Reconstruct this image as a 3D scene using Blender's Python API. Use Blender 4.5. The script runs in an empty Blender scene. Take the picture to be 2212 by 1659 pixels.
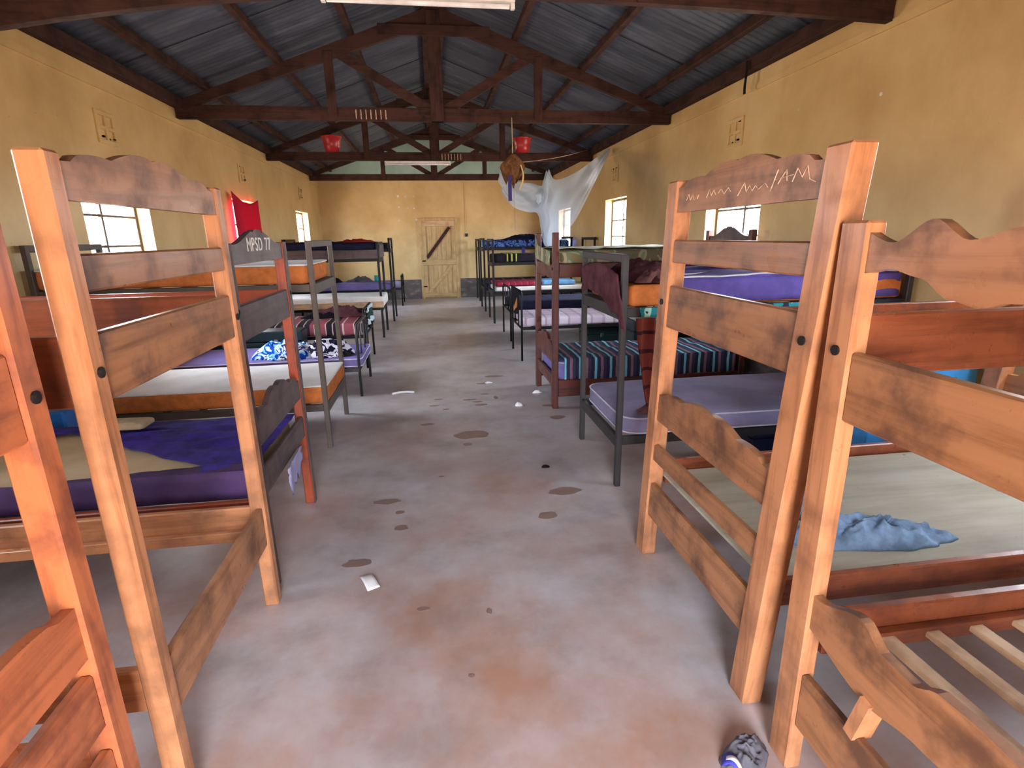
import bpy, bmesh, math, random
from mathutils import Vector, Matrix, noise
random.seed(7)
sc = bpy.context.scene
COL = sc.collection

# ------------------------------------------------------------------ camera
CAM_F, PITCH, YAW, ROLL = 1159.2572, .2686, .139, -.0167
cy, sy, cp, sp = math.cos(YAW), math.sin(YAW), math.cos(PITCH), math.sin(PITCH)
fw = Vector((sy*cp, cy*cp, -sp)); ri = Vector((cy, -sy, 0)); up = ri.cross(fw)
cr, sr = math.cos(ROLL), math.sin(ROLL)
ri, up = ri*cr+up*sr, up*cr-ri*sr
cam = bpy.data.cameras.new('camera'); cam.lens = 36*CAM_F/2212; cam.sensor_width = 36
cam.clip_start = .02; cam.clip_end = 300
co = bpy.data.objects.new('camera', cam); COL.objects.link(co)
co.matrix_world = Matrix(((ri.x, up.x, -fw.x, 0), (ri.y, up.y, -fw.y, 0), (ri.z, up.z, -fw.z, 1.55), (0, 0, 0, 1)))
sc.camera = co

# ------------------------------------------------------------------ world, exposure
WL, WR, YF, YB = -2.70, 3.00, 14.45, -1.30      # wall faces: left, right, far, behind camera
SKY = 9.0
w = bpy.data.worlds.new('sky'); sc.world = w; w.use_nodes = True
nt = w.node_tree; nt.nodes.clear()
tc = nt.nodes.new('ShaderNodeTexCoord'); sx = nt.nodes.new('ShaderNodeSeparateXYZ')
mr = nt.nodes.new('ShaderNodeMapRange'); mr.inputs['From Min'].default_value = -.06; mr.inputs['From Max'].default_value = .06
mx = nt.nodes.new('ShaderNodeMix'); mx.data_type = 'RGBA'
mx.inputs[6].default_value = (.78, .60, .48, 1)      # sunlit red earth below the horizon
mx.inputs[7].default_value = (.90, .97, 1.10, 1)     # bright hazy sky
bg = nt.nodes.new('ShaderNodeBackground'); bg.inputs[1].default_value = SKY
wo = nt.nodes.new('ShaderNodeOutputWorld')
nt.links.new(tc.outputs['Generated'], sx.inputs[0]); nt.links.new(sx.outputs[2], mr.inputs[0])
nt.links.new(mr.outputs[0], mx.inputs[0]); nt.links.new(mx.outputs[2], bg.inputs[0]); nt.links.new(bg.outputs[0], wo.inputs[0])
sc.view_settings.view_transform = 'Standard'; sc.view_settings.look = 'None'
sc.view_settings.exposure = 2.45; sc.view_settings.gamma = 1; sc.view_settings.use_curve_mapping = False
try:
    sc.cycles.use_denoising = True
    sc.cycles.denoiser = 'OPENIMAGEDENOISE'
    sc.cycles.max_bounces = 6; sc.cycles.diffuse_bounces = 5; sc.cycles.glossy_bounces = 3; sc.cycles.transparent_max_bounces = 16
    sc.cycles.sample_clamp_indirect = 8; sc.cycles.adaptive_threshold = .02
except Exception:
    pass

# window and door openings (y0, y1, z0, z1)
WINL = [(1.30, 2.35, 1.18, 2.12), (4.86, 5.92, 1.18, 2.12), (8.28, 9.34, 1.18, 2.12), (11.93, 13.02, 1.18, 2.12)]
WINR = [(1.20, 2.30, 1.18, 2.12), (4.80, 5.82, 1.18, 2.12), (8.38, 9.42, 1.18, 2.12), (11.86, 12.98, 1.18, 2.12)]
DOOR = (-.36, .52, 0, 2.05)                        # open doorway behind the camera (x0, x1, z0, z1)
def portal(name, loc, rot, sx_, sy_):
    l = bpy.data.lights.new(name, 'AREA'); l.shape = 'RECTANGLE'; l.size = sx_; l.size_y = sy_
    l.cycles.is_portal = True
    o = bpy.data.objects.new(name, l); COL.objects.link(o); o.location = loc; o.rotation_euler = rot
for (a, b, c, d) in WINL:
    portal('daylight_portal', (WL-.24, (a+b)/2, (c+d)/2), (0, -math.pi/2, 0), d-c, b-a)
for (a, b, c, d) in WINR:
    portal('daylight_portal', (WR+.24, (a+b)/2, (c+d)/2), (0, math.pi/2, 0), d-c, b-a)
portal('daylight_portal', ((DOOR[0]+DOOR[1])/2, YB-.24, (DOOR[2]+DOOR[3])/2), (math.pi/2, 0, 0), DOOR[1]-DOOR[0], DOOR[3]-DOOR[2])

# ------------------------------------------------------------------ materials
def srgb(r, g, b):
    f = lambda c: ((c/255+.055)/1.055)**2.4 if c > 10 else c/255/12.92
    return (f(r), f(g), f(b), 1)
MATS = {}
class NM:
    def __init__(s, name, rough=.6, spec=.5, metal=0):
        s.m = bpy.data.materials.new(name); s.m.use_nodes = True
        s.t = s.m.node_tree; s.b = s.t.nodes['Principled BSDF']
        s.b.inputs['Roughness'].default_value = rough; s.b.inputs['Metallic'].default_value = metal
        s.b.inputs['Specular IOR Level'].default_value = spec
        s.tc = s.n('ShaderNodeTexCoord'); s.co = s.tc.outputs['Object']
    def n(s, ty, **k):
        x = s.t.nodes.new(ty)
        for a, v in k.items(): setattr(x, a, v)
        return x
    def l(s, a, b): s.t.links.new(a, b)
    def mapv(s, scale=(1, 1, 1), loc=(0, 0, 0), rand=False, rot=(0, 0, 0)):
        mp = s.n('ShaderNodeMapping'); mp.inputs['Scale'].default_value = scale
        mp.inputs['Location'].default_value = loc; mp.inputs['Rotation'].default_value = rot
        src = s.co
        if rand:
            oi = s.n('ShaderNodeObjectInfo'); va = s.n('ShaderNodeVectorMath', operation='MULTIPLY_ADD')
            cb = s.n('ShaderNodeCombineXYZ')
            for i in range(3): s.l(oi.outputs['Random'], cb.inputs[i])
            s.l(cb.outputs[0], va.inputs[0]); va.inputs[1].default_value = (17, 23, 31); s.l(src, va.inputs[2]); src = va.outputs[0]
        s.l(src, mp.inputs[0]); return mp.outputs[0]
    def noise(s, vec, scale=5, detail=4, rough=.55, dist=0):
        x = s.n('ShaderNodeTexNoise'); x.inputs['Scale'].default_value = scale; x.inputs['Detail'].default_value = detail
        x.inputs['Roughness'].default_value = rough; x.inputs['Distortion'].default_value = dist
        s.l(vec, x.inputs['Vector']); return x.outputs['Fac']
    def ramp(s, fac, stops, const=False):
        x = s.n('ShaderNodeValToRGB'); e = x.color_ramp.elements
        if const: x.color_ramp.interpolation = 'CONSTANT'
        while len(e) < len(stops): e.new(.5)
        for i, (p, c) in enumerate(stops):
            e[i].position = p; e[i].color = c if not isinstance(c, (int, float)) else (c, c, c, 1)
        s.l(fac, x.inputs[0]); return x.outputs[0]
    def mix(s, fac, a, b, mode='MIX'):
        x = s.n('ShaderNodeMix'); x.data_type = 'RGBA'; x.blend_type = mode
        if isinstance(fac, (int, float)): x.inputs[0].default_value = fac
        else: s.l(fac, x.inputs[0])
        for i, v in ((6, a), (7, b)):
            if isinstance(v, tuple): x.inputs[i].default_value = v
            else: s.l(v, x.inputs[i])
        return x.outputs[2]
    def math(s, op, a, b=None):
        x = s.n('ShaderNodeMath', operation=op)
        for i, v in enumerate((a, b)):
            if v is None: continue
            if isinstance(v, (int, float)): x.inputs[i].default_value = v
            else: s.l(v, x.inputs[i])
        return x.outputs[0]
    def sep(s, vec):
        x = s.n('ShaderNodeSeparateXYZ'); s.l(vec, x.inputs[0]); return x.outputs
    def color(s, c):
        if isinstance(c, tuple): s.b.inputs['Base Color'].default_value = c
        else: s.l(c, s.b.inputs['Base Color'])
    def rough(s, c): s.l(c, s.b.inputs['Roughness'])
    def bump(s, h, strength=.3, dist=.01):
        x = s.n('ShaderNodeBump'); x.inputs['Strength'].default_value = strength; x.inputs['Distance'].default_value = dist
        s.l(h, x.inputs['Height']); s.l(x.outputs[0], s.b.inputs['Normal'])

def wood(key, light, dark, stain, axis, rough=.32, spec=.5, stain_amt=.6):
    m = NM('wood_'+key+'_'+axis, rough, spec)
    sc_ = {'x': (.6, 9, 9), 'y': (9, .6, 9), 'z': (9, 9, .6)}[axis]
    v = m.mapv(sc_, rand=True); v1 = m.mapv((1, 1, 1), rand=True)
    g = m.noise(v, 3.2, 6, .62, .6)
    c = m.ramp(g, [(.30, dark), (.52, light), (.72, tuple(min(1, x*1.12) for x in light[:3])+(1,))])
    f = m.noise(v1, 5.5, 5, .6)
    c = m.mix(m.math('MULTIPLY', m.ramp(f, [(.48, 0.), (.66, 1.)]), stain_amt), c, stain)
    f2 = m.noise(m.mapv((14, 14, 14), rand=True), 6, 3, .6)
    c = m.mix(m.ramp(f2, [(.70, 0.), (.80, .5)]), c, tuple(x*.35 for x in stain[:3])+(1,))
    m.color(c)
    m.rough(m.ramp(f, [(.3, rough-.08), (.7, rough+.18)]))
    m.bump(g, .18, .004)
    return m.m
def woodset(key, light, dark, stain, **k):
    for a in 'xyz': MATS[key+a] = wood(key, light, dark, stain, a, **k)
woodset('pine', srgb(184, 126, 86), srgb(144, 90, 56), srgb(108, 72, 50))
woodset('red', srgb(154, 70, 42), srgb(108, 42, 26), srgb(80, 34, 26))
woodset('board', srgb(156, 106, 70), srgb(120, 78, 48), srgb(84, 54, 38), stain_amt=.85)
woodset('amber', srgb(182, 104, 64), srgb(140, 72, 42), srgb(98, 50, 38), stain_amt=.75)
woodset('rail', srgb(142, 76, 48), srgb(100, 48, 30), srgb(66, 30, 24), rough=.28)
woodset('mahog', srgb(94, 44, 34), srgb(62, 27, 22), srgb(44, 21, 20), rough=.32)
woodset('dark', srgb(82, 64, 62), srgb(58, 44, 44), srgb(44, 34, 36), rough=.45)
woodset('roofw', srgb(66, 42, 36), srgb(44, 27, 24), srgb(28, 19, 19), rough=.75, spec=.2)
woodset('pale', srgb(206, 172, 134), srgb(170, 132, 96), srgb(140, 108, 80), rough=.6)
woodset('doorw', srgb(196, 164, 112), srgb(172, 138, 88), srgb(150, 120, 84), rough=.5, stain_amt=.4)

def plain(key, c, rough=.6, metal=0, spec=.5, var=.18, scale=6, bump=0):
    m = NM(key, rough, spec, metal)
    f = m.noise(m.mapv(rand=True), scale, 4, .6)
    d = tuple(x*(1-var*1.6) for x in c[:3])+(1,)
    m.color(m.ramp(f, [(.35, d), (.62, c)]))
    if bump: m.bump(f, bump, .01)
    MATS[key] = m.m; return m.m
plain('steel', srgb(60, 56, 56), .5, .3); plain('steel_pale', srgb(150, 148, 150), .42, .5)
plain('steel_brown', srgb(88, 76, 66), .55, .2); plain('black_metal', srgb(18, 15, 17), .5, 0, .3)
plain('chrome', srgb(190, 192, 198), .25, .9); plain('dark_iron', srgb(40, 32, 30), .6, .6)
plain('white_enamel', srgb(236, 234, 232), .4); plain('tube_glass', srgb(240, 240, 244), .15)
plain('paint_white', srgb(225, 222, 215), .7); plain('chalk', srgb(206, 176, 150), .9, var=.35, scale=60)
plain('foam_orange', srgb(208, 122, 66), .95, spec=.1, scale=14, bump=.2); plain('foam_beige', srgb(190, 168, 134), .95, spec=.1, scale=5)
plain('sheet_white', srgb(232, 228, 224), .85, spec=.2, var=.10, scale=4)
plain('lavender', srgb(128, 116, 176), .8, spec=.2, var=.16, scale=4, bump=.15); plain('purple', srgb(96, 82, 158), .8, spec=.2, var=.25, scale=5, bump=.15)
plain('lilac_grey', srgb(150, 144, 178), .8, spec=.2, var=.14, scale=4); plain('piping_white', srgb(222, 216, 232), .7)
plain('indigo', srgb(62, 46, 140), .8, spec=.25, var=.4, scale=9, bump=.3); plain('indigo_side', srgb(74, 52, 92), .8, spec=.25, var=.25)
plain('maroon', srgb(98, 58, 66), .9, spec=.1, var=.3, scale=9); plain('maroon_light', srgb(134, 92, 92), .9, spec=.1, var=.3, scale=9)
plain('navy', srgb(28, 30, 62), .75, spec=.2, var=.3, scale=8); plain('blackcloth', srgb(34, 30, 36), .9, spec=.1, var=.3, scale=8)
plain('greycloth', srgb(112, 108, 116), .9, spec=.1, var=.25, scale=9); plain('teal_plastic', srgb(40, 150, 150), .4)
plain('red_plastic', srgb(168, 34, 40), .35, var=.1); plain('blue_metal', srgb(34, 104, 178), .35, .2, var=.15)
plain('blue_plastic', srgb(60, 150, 222), .35, var=.1); plain('green_metal', srgb(34, 52, 54), .4, .3)
plain('navy_metal', srgb(34, 38, 74), .4, .2); plain('redbag', srgb(150, 36, 40), .6); plain('brown_cloth', srgb(120, 84, 56), .95, spec=.1, var=.35, scale=18)
plain('tan_cloth', srgb(206, 180, 130), .95, spec=.1); plain('navy_strap', srgb(40, 30, 104), .7); plain('rope', srgb(176, 156, 136), .9)
plain('paper', srgb(240, 236, 236), .8, var=.04); plain('black_plastic', srgb(24, 20, 22), .5); plain('jeans_blue', srgb(132, 160, 190), .92, spec=.1, var=.28, scale=18, bump=.25)
plain('lightblue_cloth', srgb(120, 170, 214), .9, spec=.1, var=.2); plain('yellow_stripe', srgb(150, 150, 64), .8); plain('orange_cloth', srgb(196, 120, 40), .85)
plain('bluebed', srgb(60, 88, 166), .85, spec=.1, var=.45, scale=16); plain('purpleblue', srgb(70, 70, 190), .7)

def cloth_red():
    m = NM('red_curtain', .8, .2); m.color(srgb(190, 18, 56))
    t = m.n('ShaderNodeBsdfTranslucent'); t.inputs[0].default_value = srgb(190, 16, 60)
    x = m.n('ShaderNodeMixShader'); x.inputs[0].default_value = .16
    o = m.t.nodes['Material Output']; m.l(m.b.outputs[0], x.inputs[1]); m.l(t.outputs[0], x.inputs[2]); m.l(x.outputs[0], o.inputs[0])
    MATS['red_curtain'] = m.m
cloth_red()
def netmat():
    m = NM('net', .9, .1); m.color(srgb(206, 222, 236))
    t = m.n('ShaderNodeBsdfTranslucent'); t.inputs[0].default_value = srgb(206, 222, 236)
    x = m.n('ShaderNodeMixShader'); x.inputs[0].default_value = .5
    tr = m.n('ShaderNodeBsdfTransparent'); y = m.n('ShaderNodeMixShader'); y.inputs[0].default_value = .62
    o = m.t.nodes['Material Output']; m.l(m.b.outputs[0], x.inputs[1]); m.l(t.outputs[0], x.inputs[2])
    m.l(tr.outputs[0], y.inputs[1]); m.l(x.outputs[0], y.inputs[2]); m.l(y.outputs[0], o.inputs[0]); MATS['net'] = m.m
netmat()
def glassmat():
    m = NM('pane_glass'); tr = m.n('ShaderNodeBsdfTransparent'); tr.inputs[0].default_value = (.93, .95, .96, 1)
    g = m.n('ShaderNodeBsdfGlossy'); g.inputs['Roughness'].default_value = .05
    x = m.n('ShaderNodeMixShader'); o = m.t.nodes['Material Output']; x.inputs[0].default_value = .05
    m.l(tr.outputs[0], x.inputs[1]); m.l(g.outputs[0], x.inputs[2]); m.l(x.outputs[0], o.inputs[0]); MATS['glass'] = m.m
glassmat()
def wallmat():
    m = NM('ochre_wall', .36, .4)
    f = m.noise(m.mapv(), 1.3, 6, .6); g = m.noise(m.mapv((1, 1, .35)), 3.1, 5, .65)
    c = m.ramp(f, [(.32, srgb(192, 160, 106)), (.55, srgb(210, 180, 124)), (.75, srgb(220, 194, 142))])
    c = m.mix(m.ramp(g, [(.55, 0.), (.80, .35)]), c, srgb(168, 128, 84))
    k = m.noise(m.mapv((26, 26, 26)), 2, 2, .5)
    c = m.mix(m.ramp(k, [(.755, 0.), (.775, .7)]), c, srgb(112, 84, 52))
    m.color(c); m.bump(m.noise(m.mapv(), 24, 5, .6), .12, .01); MATS['wall'] = m.m
    m = NM('mint_gable', .6, .3); f = m.noise(m.mapv(), 2, 4, .6)
    m.color(m.ramp(f, [(.3, srgb(150, 186, 172)), (.7, srgb(186, 212, 198))])); MATS['mint'] = m.m
    m = NM('skirting_paint', .4, .4); f = m.noise(m.mapv((1, 1, 2.2)), 4, 6, .65)
    m.color(m.ramp(f, [(.30, srgb(62, 52, 52)), (.55, srgb(84, 74, 72)), (.66, srgb(128, 118, 112)), (.70, srgb(90, 80, 76))])); MATS['skirt'] = m.m
wallmat()
def floormat():
    m = NM('concrete_floor', .38, .45)
    v = m.mapv()
    f = m.noise(v, .9, 6, .6); g = m.noise(v, 4.2, 7, .65); h = m.noise(m.mapv((1, 1, 1), (7, 3, 0)), 2.2, 5, .6)
    c = m.ramp(g, [(.25, srgb(160, 150, 148)), (.5, srgb(184, 177, 178)), (.78, srgb(202, 197, 200))])
    earth = m.ramp(f, [(.40, 0.), (.62, .75)])
    ys = m.sep(v)[1]
    near = m.n('ShaderNodeMapRange'); near.inputs['From Min'].default_value = 5.2; near.inputs['From Max'].default_value = .8
    near.inputs['To Min'].default_value = .30; near.inputs['To Max'].default_value = 1.35; m.l(ys, near.inputs[0])
    c = m.mix(m.math('MINIMUM', m.math('MULTIPLY', earth, near.outputs[0]), .85), c, srgb(172, 124, 96))     # red soil walked in at the entrance end
    vo = m.n('ShaderNodeTexVoronoi'); vo.feature = 'F1'; vo.inputs['Scale'].default_value = 1.9
    nz = m.n('ShaderNodeTexNoise'); nz.inputs['Scale'].default_value = 6; m.l(v, nz.inputs['Vector'])
    va = m.n('ShaderNodeVectorMath', operation='MULTIPLY_ADD'); m.l(nz.outputs['Color'], va.inputs[0]); va.inputs[1].default_value = (.16, .16, 0); m.l(v, va.inputs[2])
    m.l(va.outputs[0], vo.inputs['Vector'])
    vc = m.ramp(m.sep(vo.outputs['Color'])[0], [(.86, 0.), (.87, 1.)])
    c = m.mix(m.math('MULTIPLY', m.ramp(vo.outputs['Distance'], [(.08, .45), (.16, 0.)]), vc), c, srgb(108, 82, 72))     # damp footprints
    c = m.mix(m.ramp(h, [(.52, 0.), (.80, .55)]), c, srgb(118, 106, 102))
    m.color(c); m.rough(m.ramp(f, [(.3, .30), (.7, .38)])); m.bump(g, .05, .004); MATS['floor'] = m.m
floormat()
def roofmat():
    m = NM('iron_sheet', .48, .5, .55)
    f = m.noise(m.mapv((.5, 3, 1)), 2.2, 5, .6)
    m.color(m.ramp(f, [(.3, srgb(66, 70, 80)), (.6, srgb(92, 98, 110)), (.8, srgb(120, 126, 138))])); m.rough(m.ramp(f, [(.3, .4), (.7, .6)])); MATS['iron'] = m.m
roofmat()
def stripes(key, axis, period, cols, wob=.02, rough=.9, cross=None):
    m = NM(key, rough, .15)
    v = m.mapv(); s = m.sep(v); n = m.noise(v, 6, 3)
    t = m.math('ADD', s['xyz'.index(axis)], m.math('MULTIPLY', n, wob))
    fr = m.math('FRACT', m.math('DIVIDE', t, period))
    c = m.ramp(fr, cols, True)
    if cross:
        fr2 = m.math('FRACT', m.math('DIVIDE', s['xyz'.index(cross[0])], cross[1]))
        c = m.mix(m.ramp(fr2, [(0, 0.), (cross[2], 1.)], True), c, cross[3], 'MULTIPLY')
    m.color(c); m.bump(n, .2, .01); MATS[key] = m.m
stripes('stripe_red', 'x', .33, [(0, srgb(150, 76, 84)), (.34, srgb(196, 170, 160)), (.38, srgb(40, 34, 40)), (.58, srgb(190, 160, 156)), (.62, srgb(44, 36, 44)), (.80, srgb(140, 70, 80)), (.94, srgb(200, 176, 168))])
stripes('stripe_teal', 'x', .145, [(0, srgb(44, 46, 66)), (.22, srgb(116, 186, 206)), (.38, srgb(50, 52, 74)), (.62, srgb(134, 100, 112)), (.80, srgb(60, 58, 84))])
stripes('maroon_stripe', 'z', .11, [(0, srgb(104, 44, 36)), (.8, srgb(52, 24, 24))], wob=.05)
stripes('pink_check', 'x', .30, [(0, srgb(206, 190, 206)), (.42, srgb(186, 166, 188)), (.55, srgb(214, 204, 214)), (.9, srgb(178, 158, 178))], wob=.005, cross=('y', .22, .82, srgb(236, 224, 240)))
stripes('red_pattern', 'x', .12, [(0, srgb(150, 40, 62)), (.7, srgb(176, 84, 96)), (.85, srgb(122, 30, 54))], wob=.06)
stripes('zebra', 'z', .16, [(0, srgb(40, 66, 62)), (.6, srgb(190, 200, 204))], wob=.1)
def blotch(key, stops, scale, dist=1.2, rough=.9):
    m = NM(key, rough, .15); f = m.noise(m.mapv(), scale, 2, .5, dist); m.color(m.ramp(f, stops, True)); MATS[key] = m.m
blotch('camo', [(0, srgb(110, 104, 80)), (.46, srgb(160, 150, 118)), (.55, srgb(112, 128, 104)), (.62, srgb(140, 120, 84))], 4)
blotch('camo_top', [(0, srgb(214, 214, 196)), (.52, srgb(190, 192, 176)), (.64, srgb(96, 110, 100))], 5)
blotch('blue_print', [(0, srgb(22, 60, 170)), (.44, srgb(120, 200, 250)), (.50, srgb(235, 240, 250)), (.60, srgb(30, 40, 96)), (.67, srgb(225, 228, 240))], 7, 2)
blotch('cow_print', [(0, srgb(30, 26, 50)), (.46, srgb(220, 218, 232)), (.62, srgb(40, 34, 60))], 7, 1.5)
blotch('teal_print', [(0, srgb(40, 48, 60)), (.48, srgb(40, 130, 140)), (.58, srgb(170, 210, 190)), (.66, srgb(52, 52, 66))], 9, .6)
blotch('bluebed_print', [(0, srgb(26, 34, 78)), (.46, srgb(66, 100, 180)), (.55, srgb(110, 150, 210)), (.62, srgb(34, 42, 96))], 14, 1)
def torn():
    m = NM('torn_cover_foam', .9, .15); v = m.mapv(); f = m.noise(v, 3, 4)
    m.color(m.ramp(f, [(.3, srgb(172, 146, 112)), (.65, srgb(200, 178, 142))])); m.bump(f, .2, .01); MATS['foam_worn'] = m.m
torn()
def plymat():
    m = NM('plywood', .55, .35); v = m.mapv((.7, 5, 5)); f = m.noise(v, 2, 5, .6); k = m.noise(m.mapv((5, 8, 5)), 2.2, 3, .5)
    c = m.ramp(f, [(.3, srgb(150, 142, 122)), (.6, srgb(176, 170, 150))]); c = m.mix(m.ramp(k, [(.72, 0.), (.75, .8)]), c, srgb(92, 70, 56)); m.color(c); MATS['ply'] = m.m
plymat()

# ------------------------------------------------------------------ geometry helpers
class MB:
    def __init__(s): s.v = []; s.f = []
    def add(s, vs, fs):
        o = len(s.v); s.v += [tuple(v) for v in vs]; s.f += [tuple(i+o for i in f) for f in fs]; return s
    def box(s, x0, x1, y0, y1, z0, z1, ch=.004):
        ch = min(ch, (x1-x0)*.3, (y1-y0)*.3, (z1-z0)*.3)
        if ch <= 0:
            vs = [(x, y, z) for z in (z0, z1) for y in (y0, y1) for x in (x0, x1)]
            return s.add(vs, [(0, 2, 3, 1), (4, 5, 7, 6), (0, 1, 5, 4), (2, 6, 7, 3), (0, 4, 6, 2), (1, 3, 7, 5)])
        L, Hh = (x0, y0, z0), (x1, y1, z1); vs = []; idx = {}
        for sx_ in (0, 1):
            for sy_ in (0, 1):
                for sz_ in (0, 1):
                    sg = (sx_, sy_, sz_)
                    for a in range(3):
                        p = []
                        for k in range(3):
                            e = Hh[k] if sg[k] else L[k]
                            if k != a: e += -ch if sg[k] else ch
                            p.append(e)
                        idx[sg+(a,)] = len(vs); vs.append(p)
        fs = []
        for a in range(3):
            b, c = (a+1) % 3, (a+2) % 3
            for d in (0, 1):
                q = []
                for (u, v) in ((0, 0), (1, 0), (1, 1), (0, 1)):
                    sg = [0]*3; sg[a] = d; sg[b] = u; sg[c] = v; q.append(idx[tuple(sg)+(a,)])
                fs.append(q if d else q[::-1])
        for a in range(3):
            b, c = (a+1) % 3, (a+2) % 3
            for u in (0, 1):
                for v in (0, 1):
                    g = []
                    for d in (0, 1):
                        sg = [0]*3; sg[a] = d; sg[b] = u; sg[c] = v; g.append(tuple(sg))
                    q = [idx[g[0]+(b,)], idx[g[1]+(b,)], idx[g[1]+(c,)], idx[g[0]+(c,)]]
                    fs.append(q if (u != v) else q[::-1])
        for sg in [(i, j, k) for i in (0, 1) for j in (0, 1) for k in (0, 1)]:
            q = [idx[sg+(0,)], idx[sg+(1,)], idx[sg+(2,)]]
            fs.append(q if sum(sg) % 2 else q[::-1])
        return s.add(vs, fs)
    def prism(s, poly, axis, a0, a1):
        # poly: (u, v) in the two other axes, in cyclic order
        n = len(poly); vs = []
        for a in (a0, a1):
            for (u, v) in poly:
                vs.append({'x': (a, u, v), 'y': (u, a, v), 'z': (u, v, a)}[axis])
        fs = [tuple(range(n)), tuple(range(2*n-1, n-1, -1))] + [(i, i+n, (i+1) % n+n, (i+1) % n) for i in range(n)]
        return s.add(vs, fs)
    def tube(s, pts, r, n=8, closed=False, cap=True):
        pts = [Vector(p) for p in pts]; m = len(pts); o = len(s.v); prev = None
        for i, p in enumerate(pts):
            t = (pts[(i+1) % m]-pts[i-1]) if closed else (pts[min(i+1, m-1)]-pts[max(i-1, 0)])
            t.normalize()
            if prev is None:
                a = Vector((0, 0, 1)) if abs(t.z) < .9 else Vector((1, 0, 0)); u = t.cross(a).normalized()
            else:
                u = (prev-t*prev.dot(t)); u = u.normalized() if u.length > 1e-6 else t.orthogonal().normalized()
            prev = u; w_ = t.cross(u); rr = r[i] if isinstance(r, (list, tuple)) else r
            for k in range(n):
                an = 2*math.pi*k/n; s.v.append(tuple(p+u*math.cos(an)*rr+w_*math.sin(an)*rr))
        for i in range(m if closed else m-1):
            j = (i+1) % m
            for k in range(n): s.f.append((o+i*n+k, o+i*n+(k+1) % n, o+j*n+(k+1) % n, o+j*n+k))
        if cap and not closed:
            s.f.append(tuple(o+k for k in range(n-1, -1, -1))); s.f.append(tuple(o+(m-1)*n+k for k in range(n)))
        return s
    def lathe(s, prof, c, n=20, axis='z'):
        o = len(s.v); m = len(prof)
        for (r, h) in prof:
            for k in range(n):
                a = 2*math.pi*k/n; p = (r*math.cos(a), r*math.sin(a), h)
                if axis == 'x': p = (p[2], p[0], p[1])
                if axis == 'y': p = (p[0], p[2], p[1])
                s.v.append((c[0]+p[0], c[1]+p[1], c[2]+p[2]))
        for i in range(m-1):
            for k in range(n): s.f.append((o+i*n+k, o+i*n+(k+1) % n, o+(i+1)*n+(k+1) % n, o+(i+1)*n+k))
        s.f.append(tuple(o+k for k in range(n-1, -1, -1))); s.f.append(tuple(o+(m-1)*n+k for k in range(n)))
        return s
    def beam(s, p, q, w_, h_):
        p, q = Vector(p), Vector(q); t = (q-p).normalized()
        a = Vector((0, 1, 0)) if abs(t.y) < .9 else Vector((1, 0, 0)); u = a; v = t.cross(u).normalized(); u = v.cross(t).normalized()
        vs = [pt+u*a_*w_/2+v*b_*h_/2 for pt in (p, q) for (a_, b_) in ((-1, -1), (1, -1), (1, 1), (-1, 1))]
        return s.add(vs, [(3, 2, 1, 0), (4, 5, 6, 7)]+[(i, (i+1) % 4, (i+1) % 4+4, i+4) for i in range(4)])
    def grid(s, fn, nu, nv):
        o = len(s.v)
        for i in range(nu+1):
            for j in range(nv+1): s.v.append(tuple(fn(i/nu, j/nv)))
        for i in range(nu):
            for j in range(nv):
                a = o+i*(nv+1)+j; s.f.append((a, a+nv+1, a+nv+2, a+1))
        return s

class Thing:
    """An Empty at the thing's base that carries its parts."""
    def __init__(s, name, label, cat, base, group=None, kind=None, lean=0):
        s.base = Vector(base); s.lean = lean
        s.o = bpy.data.objects.new(name, None); COL.objects.link(s.o); s.o.location = base; s.o.empty_display_size = .05
        if kind: s.o['kind'] = kind
        else: s.o['label'] = label; s.o['category'] = cat
        if kind and label: s.o['label'] = label
        if group: s.o['group'] = group
    def xf(s, v): return (v[0], v[1]-s.lean*v[2], v[2])
    def part(s, name, mb, mat, parent=None, smooth=False, label=None, mods=None, stuff=False):
        me = bpy.data.meshes.new(name)
        b = s.base; me.from_pydata([(lambda q: (q[0]-b.x, q[1]-b.y, q[2]-b.z))(s.xf(v)) for v in mb.v], [], mb.f); me.update()
        fixn(me)
        me.materials.append(MATS[mat] if isinstance(mat, str) else mat)
        if smooth: me.polygons.foreach_set('use_smooth', [True]*len(me.polygons))
        o = bpy.data.objects.new(name, me); COL.objects.link(o); o.parent = parent or s.o
        if label: o['label'] = label
        if stuff: o['kind'] = 'stuff'
        if mods: mods(o)
        return o
def fixn(me):
    bm = bmesh.new(); bm.from_mesh(me); bmesh.ops.recalc_face_normals(bm, faces=bm.faces); bm.to_mesh(me); bm.free()
def single(name, mb, mat, label=None, cat=None, group=None, kind=None, smooth=False, mods=None, base=None):
    if base is None:
        xs = [v[0] for v in mb.v]; ys = [v[1] for v in mb.v]; zs = [v[2] for v in mb.v]
        base = ((min(xs)+max(xs))/2, (min(ys)+max(ys))/2, min(zs))
    me = bpy.data.meshes.new(name); me.from_pydata([(v[0]-base[0], v[1]-base[1], v[2]-base[2]) for v in mb.v], [], mb.f); me.update(); fixn(me)
    me.materials.append(MATS[mat] if isinstance(mat, str) else mat)
    if smooth: me.polygons.foreach_set('use_smooth', [True]*len(me.polygons))
    o = bpy.data.objects.new(name, me); COL.objects.link(o); o.location = base
    if kind: o['kind'] = kind
    else: o['label'] = label; o['category'] = cat
    if group: o['group'] = group
    if mods: mods(o)
    return o
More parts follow.
